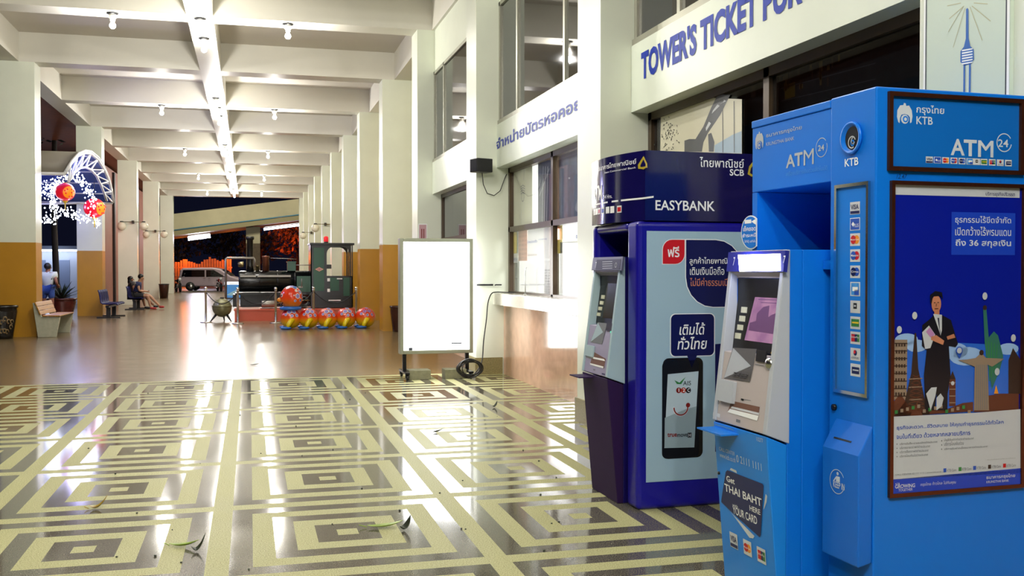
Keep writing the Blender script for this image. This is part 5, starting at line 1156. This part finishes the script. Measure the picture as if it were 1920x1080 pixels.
# ---------------------------------------------------------------- canopy, lanterns, fairy lights
XE = -4.25
arc = [(25.6, 3.80), (26.4, 4.12), (27.4, 4.42), (28.5, 4.62), (29.6, 4.72), (30.9, 4.70), (32.2, 4.52), (33.2, 4.26), (33.8, 3.98), (34.1, 3.66)]
cn = thing('entrance_canopy', 'curved canopy with blue underside and white truss between the ochre columns', 'canopy', (-6.3, 29.8, 0))
def L_(x, y, z): return (x + 6.3, y - 29.8, z)
m_csk = mat('canopy_grey', '#6c6658', .4); m_cbl = mat('canopy_blue', '#28489c', .35); m_tr = mat('truss_white', '#cfd0d2', .35)
def shell(dz, m, nm):
    vs = []; 
    for x in (-8.6, XE): vs += [L_(x, y + (0), z + dz) for y, z in arc]
    n = len(arc); return MB().add(vs, [(i, i + 1, n + i + 1, n + i) for i in range(n - 1)], True).build(nm, m, cn)
o = shell(0.0, m_csk, 'roof_skin'); o.modifiers.new('thick', 'SOLIDIFY').thickness = .02
o = shell(-.04, m_cbl, 'blue_lining'); o.modifiers.new('thick', 'SOLIDIFY').thickness = .012
inner = [(26.0, 3.62), (26.9, 3.95), (27.8, 4.15), (28.7, 4.25), (29.6, 4.27), (30.6, 4.2), (31.4, 4.02), (32.1, 3.82), (32.7, 3.62)]
MB().tube([L_(XE, y, z) for y, z in arc], .045, 8).build('arch_chord', m_tr, cn); MB().tube([L_(XE + .02, y, z + .06) for y, z in arc], .03, 8).build('arch_chord', m_tr, cn)
MB().tube([L_(XE, y, z) for y, z in inner], .035, 8).build('inner_chord', m_tr, cn)
for i in range(8):
    MB().tube([L_(XE, *inner[i]), L_(XE, *arc[i + 1])], .026, 6).build('truss_strut', m_tr, cn)
    if i < 8: MB().tube([L_(XE, *inner[i]), L_(XE, *arc[min(i + 2, 9)])], .022, 6).build('truss_strut', m_tr, cn)
for i in range(1, 9): MB().tube([L_(-8.5, arc[i][0], arc[i][1] - .07), L_(XE, arc[i][0], arc[i][1] - .07)], .022, 6).build('purlin', m_tr, cn)
for x in (-5.6, -7.0, -8.4):
    MB().tube([L_(x, y, z - .06) for y, z in arc], .035, 6).build('rib', mat('truss_blue', '#4a62a8', .4), cn)
    for i in range(1, 8, 2): MB().tube([L_(x, inner[i][0], inner[i][1]), L_(x, arc[i + 1][0], arc[i + 1][1] - .06)], .02, 6).tube([L_(x, inner[i][0], inner[i][1]), L_(x, arc[i - 1][0], arc[i - 1][1] - .06)], .02, 6).build('rib_strut', _m['truss_blue'], cn)
MB().tube([L_(-8.5, 34.1, 3.64), L_(XE, 34.1, 3.64)], .04, 6).build('eave_beam', m_tr, cn); MB().tube([L_(-8.5, 25.6, 3.78), L_(XE, 25.6, 3.78)], .04, 6).build('eave_beam', m_tr, cn)
MB().tube([L_(-7.4, 30.5, 3.3), L_(XE, 34.1, 3.64)], .025, 6).build('tie_rod', m_tr, cn)
for y in (25.9, 33.7): MB().tube([L_(-8.4, y, 0), L_(-8.4, y, 3.9)], .07, 10).build('post', m_dark, cn)
m_lred = mat('lantern_red', '#d01426', .3, emit='#d01426', es=.12); m_lor = mat('lantern_orange', '#e8851c', .35, emit='#e8851c', es=.12); m_lyl = mat('tassel_yellow', '#d8b41c', .5)
def lantern(label, px, py, y, r, th):
    p = WF.y(px, py, y); t = thing('lantern', label, 'lantern', p, 0)
    b = MB().ball((0, 0, 0), r, 22, 14, (1, 1, .95)).build('globe', m_lred, t)
    f = MB(); u = Vector((math.sin(R(th)), -math.cos(R(th)), -.1)).normalized(); c = u * r * .62; s1 = Vector((0, 0, 1)).cross(u).normalized(); s2 = u.cross(s1); vs = []; fs = []
    for i in range(5):
        for k in range(18):
            an = 2 * PI * k / 18; q = (i / 4) * .72; d = (u * math.cos(q) + (s1 * math.cos(an) + s2 * math.sin(an)) * math.sin(q)); vs.append(Vector((d.x, d.y, d.z * .95)) * (r * 1.012))
    for i in range(4):
        for k in range(18): fs.append((i * 18 + k, i * 18 + (k + 1) % 18, (i + 1) * 18 + (k + 1) % 18, (i + 1) * 18 + k))
    f.use(m_lor).add(vs, fs, True)
    for q, aa in ((.2, 0), (.42, 1), (.42, 2.2), (.42, 3.4), (.42, 4.7), (.55, .4), (.55, 2.8), (.55, 5.4)):
        d = (u * math.cos(q) + (s1 * math.cos(aa) + s2 * math.sin(aa)) * math.sin(q)); f.use(m_lred).ball(d * r * 1.0, r * .09, 8, 6)
    f.build('gold_face', None, b)
    MB().lathe([(.05, r * .9), (.06, r * .98), (0, r)], n=12).build('cap', m_lyl, t); MB().tube([(0, 0, r), (0, 0, r + .45)], .008, 5).build('cord', m_black, t)
    MB().lathe([(.07, -r * .95), (.04, -r * 1.12), (.015, -r * 1.2), (.012, -r * 1.9), (0, -r * 1.9)], n=10).build('tassel', m_lyl, t)
lantern('red paper lantern with orange face under the arch of fairy lights', 122, 360, 26.6, .235, 38)
lantern('red paper lantern with orange face hanging at the right end of the canopy', 177, 390, 30.2, .29, 60)
m_fairy = mat('fairy_glow', '#ffffff', .3, emit='#dfe6ff', es=4)
def fairy(name, label, pix, y, spread, count, seed):
    random.seed(seed); b = MB(); P = [WF.y(px, py, y) for px, py in pix]; seg = [(P[i + 1] - P[i]).length for i in range(len(P) - 1)]; tot = sum(seg)
    for k in range(count):
        d = random.uniform(0, tot); i = 0
        while i < len(seg) - 1 and d > seg[i]: d -= seg[i]; i += 1
        c = P[i].lerp(P[i + 1], min(1, d / seg[i])) + Vector((random.gauss(0, spread * .6), random.gauss(0, spread), random.gauss(0, spread * .7))); r = random.uniform(.010, .019)
        b.add([c + Vector(v) * r for v in ((1, 0, 0), (-1, 0, 0), (0, 1, 0), (0, -1, 0), (0, 0, 1.3), (0, 0, -1.3))], [(0, 2, 4), (2, 1, 4), (1, 3, 4), (3, 0, 4), (2, 0, 5), (1, 2, 5), (3, 1, 5), (0, 3, 5)], False)
    o = b.build(name, m_fairy); tag(o, label, 'string lights', None, 'stuff')
fairy('fairy_lights', 'thick garland of white fairy lights arching over the red lanterns', [(99, 400), (98, 352), (112, 340), (130, 328), (148, 330), (160, 345), (170, 365), (174, 385)], 26.9, .10, 300, 1)
fairy('fairy_lights', 'loose swag of white fairy lights hanging below the red lanterns', [(76, 415), (98, 412), (118, 396), (135, 402), (160, 410), (172, 404)], 26.9, .10, 150, 2)
fairy('fairy_lights', 'short string of white fairy lights dangling below the right lantern', [(176, 402), (182, 412), (185, 424)], 30.0, .05, 40, 3)
fairy('fairy_lights', 'patch of white fairy lights beside the first ochre column', [(76, 352), (86, 360), (96, 345)], 26.9, .12, 60, 4)
lamp('garland_light', (-4.35, 27.6, 3.75), 45, (.45, .42, 1.0), .25)
lamp('garland_light', (-6.0, 30.5, 3.4), 26, (.4, .45, 1.0), .25)
# ---------------------------------------------------------------- plants, building, walls outside the left columns
def spiky(t, z, r, n, m, seed):
    random.seed(seed); b = MB()
    for k in range(n):
        a_ = 2 * PI * k / n + random.uniform(-.2, .2); e = random.uniform(.35, 1.35); L = r * random.uniform(.8, 1.15); d = Vector((math.cos(a_) * math.cos(e), math.sin(a_) * math.cos(e), math.sin(e))); s_ = Vector((-math.sin(a_), math.cos(a_), 0)) * .035
        p0 = Vector((0, 0, z)); p1 = p0 + d * L * .55; p2 = p0 + d * L - Vector((0, 0, .08 * L)); b.add([p0 - s_ * .6, p0 + s_ * .6, p1 + s_, p1 - s_, p2], [(0, 1, 2, 3), (3, 2, 4)], False)
    o = b.build('leaves', m, t); o.modifiers.new('thick', 'SOLIDIFY').thickness = .006; return o
m_plant = mat('agave_green', '#1a2a1c', .45, var=.2)
t = pot('large dark red glazed pot with a spiky plant behind the slat bench', (-5.55, 32.6, 0), .42, .62, mat('red_glaze', '#4a1a12', .2, var=.3, scale=5)); spiky(t, .58, .62, 34, m_plant, 8)
tr = thing('street_tree', 'dark bare trunk of a street tree behind the spiky plant', 'tree', (-6.75, 38.5, 0))
MB().tube([(0, 0, 0), (.03, 0, 1.5), (-.02, .02, 3), (.02, 0, 6.5)], [.16, .11, .10, .08], 10).build('trunk', mat('bark', '#221c18', .8, var=.3), tr)
lg = MB(); random.seed(6)
for k in range(260):
    c = Vector((random.gauss(0, .5) - .6, random.gauss(0, .6), 6.9 + random.gauss(0, .6))); u = Vector((random.gauss(0, 1), random.gauss(0, 1), random.gauss(0, 1))).normalized() * .16; v = u.cross(Vector((.3, .5, .8))).normalized() * .07; lg.poly([c - u, c + v, c + u, c - v])
lg.build('foliage', mat('dark_leaf', '#121c12', .6), tr)
bd = thing('street_building', 'low white building lit cold blue across the street behind the spiky plant', 'building', (-9.1, 46, 0))
MB().box(-2.4, 2.0, 0, 3, 0, 2.35).build('wall', mat('building_white', '#c8d0dc', .6), bd); MB().box(-2.7, 2.3, -.5, 3.2, 2.35, 2.5).build('roof', mat('building_roof', '#555a66', .5), bd)
for x in (.25, 1.2): MB().box(x, x + .42, -.03, 0, .1, 1.9).build('door', mat('building_door', '#7e8ca6', .5), bd)
MB().box(-1.9, -.6, -.03, 0, 0, 2.1).build('brick_panel', mat('building_brick', '#6a3424', .6), bd)
tb = thing('tube_light', 'cold white tube light along the eave of the low street building', 'tube light', (-8.8, 45.75, 2.31)); MB().tube([(-1.0, 0, 0), (1.8, 0, 0)], .03, 8).build('tube', mat('cold_tube', '#ffffff', .3, emit='#dfe8ff', es=5), tb); MB().box(-1.0, 1.8, .03, .06, -.02, .04).build('housing', m_alu, tb)
lamp('eave_light', (-8.0, 44.4, 2.0), 14, (.62, .74, 1.0), .2)
m_bw = mat('rosy_brown_wall', '#9a6658', .6, var=.12, scale=2)
ow = MB(); ow.box(-6.3, -6.0, 40.5, 67, 0, 6.0)
struct(ow.build('wall_outside', m_bw), 'rosy brown wall outside the left columns', 'wall')
for y in (41.0, 43.2, 48.0, 50.0, 58.0): struct(MB().box(-6.0, -5.9, y, y + .35, 0, 5.9).build('trim_5', mat('dark_frame', '#1c1412', .5)))
lamp('rosy_light', (-5.9, 41.5, 3.0), 14, (1.0, .42, .34), .3); lamp('rosy_light', (-5.9, 52, 3.0), 10, (1.0, .42, .32), .3)
bn = thing('litter_bin', 'small dark litter bin at the foot of a far white column', 'bin', (-4.3, 54.2, 0)); MB().lathe([(0, 0), (.20, 0), (.25, .68), (.25, .72), (.22, .72), (.2, .66), (0, .66)], n=16).build('body', m_glz, bn); MB().lathe([(.265, .70), (.265, .75), (.2, .75), (.2, .70)], n=16).build('rim', m_dark, bn)
# globe wall lamps
m_globe = mat('globe_glass', '#e2dfcc', .25)
def globes(label, x, y, z):
    t = thing('wall_lamp', label, 'wall lamp', (x, y, z), 0, 'twin globe lamps on the far columns')
    MB().box(-.05, .05, -.02, .12, -.06, .06).build('bracket', m_black, t); MB().tube([(-.45, -.04, 0), (.45, -.04, 0)], .014, 6).build('bar', m_lbr, t)
    for s_ in (-1, 1):
        g = MB().ball((s_ * .44, -.04, -.18), .18, 18, 12).build('globe', m_globe, t); MB().lathe([(.07, -.02), (.07, .03), (0, .03)], (s_ * .44, -.04, 0), 'z', 12).build('cap', m_black, g)
globes('twin white globe lamp on the nearer white column of the left row', -4.74, YK(6) - .12, 3.5); globes('twin white globe lamp on the far white column of the left row', -4.74, YK(8) - .12, 3.5)
globes('twin white globe lamp on the right row above the locomotive cab', 3.26, YK(6) - .12, 3.5); globes('twin white globe lamp on the farther column of the right row', 3.26, YK(8) - .12, 3.5)
# ================================================================== BEYOND THE FAR END: CAR PARK, OVERPASS, TREES
m_cc = mat('overpass_concrete', '#b5ae8e', .6, var=.18, scale=.6)
ov = thing('overpass', 'sloping concrete overpass beyond the far end of the hall', 'overpass', (0, 82, 0)); S_ = .141
def oz(x, z): return z + S_ * (x - (-5.8))
def slab_(y0, y1, z0, z1): return MB().prism([(-10.5, y0, oz(-10.5, z0)), (14, y0, oz(14, z0)), (14, y0, oz(14, z1)), (-10.5, y0, oz(-10.5, z1))], (0, y1 - y0, 0))
slab_(-1.0, -.7, 4.15, 5.80).build('parapet', m_cc, ov); slab_(-.7, 7, 4.15, 4.6).build('deck', mat('deck_dark', '#4c4638', .7), ov); slab_(-1.1, -.99, 4.10, 4.45).build('fascia_beam', mat('overpass_tan', '#8f8660', .6), ov)
MB().tube([(-10.5, -1.15, oz(-10.5, 4.52)), (14, -1.15, oz(14, 4.52))], .05, 6).build('blue_pipe', mat('pipe_blue', '#4a86a0', .4), ov)
pc = MB(); pc.use(m_cc).box(-.25, .85, .5, 1.6, 3.6, 4.95); pc.use(mat('pier_brown', '#5a4c38', .7, var=.3)).box(-.25, .85, .5, 1.6, 0, 3.6); pc.build('pier', None, ov)  # pier pale at the top, darker brown below
for (xa, xb_, yy, zz_, lb) in ((-4.75, -3.05, 83.5, 4.15, 'bright tube light under the overpass left of the pier'), (1.15, 4.2, 83.5, 5.0, 'long tube light under the overpass right of the pier')):
    p0, p1 = Vector((xa, yy, oz(xa, zz_ - .32) if xa < 0 else 4.78)), Vector((xb_, yy, oz(xb_, zz_ - .32) if xa < 0 else 5.2)); t = thing('tube_light', lb, 'tube light', p0)
    MB().tube([(0, 0, 0), p1 - p0], .16 if xa < 0 else .09, 8).build('tube', mat('white_tube_%d' % (xa < 0), '#ffffff', .3, emit='#f0ecff', es=6 if xa < 0 else 2.5), t); MB().tube([(0, .02, .2), p1 - p0 + Vector((0, .02, .2))], .05, 6).build('housing', m_alu, t)
lamp('added_girder_light', (-3, 71.5, 8.5), 420, (1.0, .93, .72), .4); lamp('added_girder_light', (4.5, 72.5, 8.5), 260, (1.0, .93, .72), .4)  # unseen lamps added to light the overpass girder
lamp('overpass_light', (-3.9, 82.5, 3.9), 90, (.8, .78, 1.0), .3)
for x, y, z, p in ((-5.5, 91.0, 2.6, 32), (-1.2, 91.0, 2.6, 45), (3.4, 94, 3.0, 80), (3.0, 94, 6, 80)): lamp('sodium_light', (x, y, z), p, (1.0, .22, .03) if y < 92 else (1.0, .11, .012), .3)
fn = thing('plank_fence', 'orange lit fence of upright planks behind the van', 'fence', (-2, 92, 0)); b = MB(); m_fen = mat('fence_plank', '#c87a30', .7, var=.2, scale=4); random.seed(2)
for k in range(34):
    x = -7 + k * .22; b.box(x, x + .18, 0, .05, 0, 2.1 + random.uniform(-.12, .3) + (.25 if k > 22 else 0))
b.build('planks', m_fen, fn); MB().box(-7, .5, .05, .12, .5, .62).box(-7, .5, .05, .12, 1.6, 1.72).build('rail', m_fen, fn)
for x in (-6.9, -3.5, 0): MB().box(x - .07, x + .07, .06, .2, 0, 2.4).build('post', m_fen, fn)
def tree(label, x, y, h, r, m, n, seed):
    random.seed(seed); t = thing('street_tree', label, 'tree', (x, y, 0)); MB().tube([(0, 0, 0), (.1, 0, h * .4), (0, .1, h * .8)], [.25, .18, .08], 8).build('trunk', _m['bark'], t); b = MB()
    for k in range(n):
        d = Vector((random.gauss(0, 1), random.gauss(0, 1), random.gauss(0, 1))).normalized() * (random.random() ** .4) * r; c = Vector((d.x, d.y, h + d.z * .9)); u = Vector((random.gauss(0, 1), random.gauss(0, 1), random.gauss(0, 1))).normalized() * .26; v = u.cross(Vector((.4, .2, .9))).normalized() * .14; b.poly([c - u, c + v, c + u, c - v])
    b.build('foliage', m, t)
m_tl2 = mat('tree_leaf', '#5a4028', .6, var=.3, scale=1)
tree('red lit tree behind the fence right of the overpass pier', 4.4, 97, 4.6, 2.6, m_tl2, 900, 1); tree('red lit tree partly hidden by the locomotive chimney', 0.9, 101, 3.6, 2.0, m_tl2, 600, 2)
tree('dark tree behind the fence at the left of the far opening', -6.6, 99, 4.2, 2.6, mat('tree_leaf_dark', '#231c14', .6), 700, 3); tree('dark tree behind the fence above the van', -2.6, 107, 4.4, 2.4, _m['tree_leaf_dark'], 700, 4)
# van
vn = thing('van', 'pale silver van parked beyond the far end of the hall', 'van', (-2.55, 73.2, -.005), R(-10)); m_van = mat('van_silver', '#b8a8b0', .3, metal=.2, coat=.5); m_tyre = mat('tyre', '#121212', .7); m_vg = mat('van_glass', '#07070a', .05)
prof = [(-2.1, .32), (-2.15, .85), (-2.03, 1.45), (-1.85, 1.60), (.2, 1.63), (.75, 1.52), (1.45, 1.02), (2.0, .86), (2.18, .62), (2.15, .3)]
MB().prism([(x, -.82, z) for x, z in prof], (0, 1.64, 0)).build('body', m_van, vn, bevel=.09, seg=4)
def pane(pts, y=-.828, nm='window'): MB().prism([(x, y, z) for x, z in pts], (0, .006, 0)).build(nm, m_vg, vn)
pane([(-1.95, .98), (-.35, .98), (-.35, 1.46), (-1.82, 1.46)]); pane([(-.25, .98), (-.25, 1.46), (.28, 1.46), (1.0, 1.02), (.98, .98)])
MB().prism([(.82, -.70, 1.49), (1.42, -.76, 1.06), (1.42, .76, 1.06), (.82, .70, 1.49)], (.02, 0, .02)).build('windscreen', m_vg, vn)
for x in (-1.35, 1.4):
    for y in (-.84, .66): w = MB().lathe([(0, 0), (.30, 0), (.32, .03), (.32, .15), (.30, .18), (0, .18)], (x, y, .32), 'y', 22).build('wheel', m_tyre, vn); MB().lathe([(0, -.01), (.17, -.01), (.18, .01), (0, .01)], (x, y, .32), 'y', 14).build('hubcap', m_steel, w)
MB().ball((2.05, -.6, .78), .13, 12, 8, (.7, 1.2, .7)).build('headlight', m_ltgry, vn); MB().ball((2.05, .6, .78), .13, 12, 8, (.7, 1.2, .7)).build('headlight', m_ltgry, vn); MB().ball((1.0, -.92, 1.05), .09, 10, 8, (.6, 1, .8)).build('mirror', m_van, vn)
for x in (-.45, -.12): MB().box(x, x + .16, -.845, -.82, .88, .91).build('door_handle', m_chrome, vn)
MB().box(2.14, 2.18, -.5, .5, .42, .6).build('grille', m_black, vn)
# motorcycles
def moto(label, loc, rz, m):
    t = thing('motorcycle', label, 'motorcycle', loc, rz)
    for x in (-.62, .62): w = MB().lathe([(.22, -.035), (.29, -.045), (.30, 0), (.29, .045), (.22, .035), (.22, -.035)], (x, 0, .30), 'y', 22).build('wheel', m_tyre, t); MB().lathe([(0, -.04), (.05, -.04), (.05, .04), (0, .04)], (x, 0, .3), 'y', 10).tube([(x - .24, 0, .3), (x + .24, 0, .3)], .012, 5).tube([(x, 0, .06), (x, 0, .54)], .012, 5).build('hub', m_steel, w)
    MB().tube([(.62, .06, .3), (.45, .05, .85), (.40, .03, .98)], .022, 6).tube([(.62, -.06, .3), (.45, -.05, .85), (.40, -.03, .98)], .022, 6).build('fork', m_chrome, t)
    MB().tube([(.34, -.34, 1.02), (.42, -.2, 1.02), (.42, .2, 1.02), (.34, .34, 1.02)], .016, 6).build('handlebar', m_black, t); MB().ball((.52, 0, .86), .10, 12, 8, (.7, 1, 1)).build('headlight', m_ltgry, t)
    MB().tube([(-.62, 0, .3), (-.1, 0, .36), (.2, 0, .5), (.40, 0, .85)], .035, 6).tube([(-.6, 0, .72), (.1, 0, .68)], .03, 6).build('frame', m_dark, t)
    MB().ball((.12, 0, .74), .2, 14, 10, (1.25, .7, .7)).build('tank', m, t); MB().box(-.65, -.05, -.11, .11, .70, .80).build('seat', m_black, t, bevel=.03); MB().box(-.2, .2, -.13, .13, .28, .52).build('engine', m_steel, t, bevel=.03)
    MB().tube([(.30, 0, .42), (.45, 0, .58), (.64, 0, .63), (.86, 0, .52)], .05, 6).build('mudguard', m, t); MB().tube([(.0, -.16, .26), (-.5, -.17, .28), (-.85, -.17, .34)], .035, 8).build('exhaust', m_chrome, t)
    for s_ in (-1, 1): MB().tube([(.38, s_ * .28, 1.02), (.36, s_ * .33, 1.2)], .008, 5).ball((.36, s_ * .34, 1.22), .05, 8, 6, (.4, 1, .8)).build('mirror', m_black, t)
    return t
moto('dark motorcycle parked at the far left column by the opening', (-4.55, 68.6, -.005), R(-75), mat('moto_black', '#17171a', .2))
moto('red motorcycle parked in front of the van', (-2.0, 70.6, -.005), R(-78), mat('moto_red', '#6a1418', .2))
# lit chest freezer behind the engine
ic = thing('ice_chest', 'blue panelled ice chest glowing behind the front pipe of the locomotive', 'chest', (WF.y(438, 560, 52.5).x, 52.5, 0))
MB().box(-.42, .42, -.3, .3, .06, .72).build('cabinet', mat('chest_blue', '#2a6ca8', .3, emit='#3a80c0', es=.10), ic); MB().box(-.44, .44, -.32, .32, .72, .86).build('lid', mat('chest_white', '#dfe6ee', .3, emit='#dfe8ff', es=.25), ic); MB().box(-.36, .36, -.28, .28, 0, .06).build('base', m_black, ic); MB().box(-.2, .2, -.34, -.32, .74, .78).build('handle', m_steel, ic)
b = MB().prism([(-.36, -.302, .2), (.1, -.302, .45), (.36, -.302, .4), (.3, -.302, .25), (0, -.302, .15)], (0, -.003, 0)).build('picture', mat('chest_print', '#8fc0d8', .4), ic)
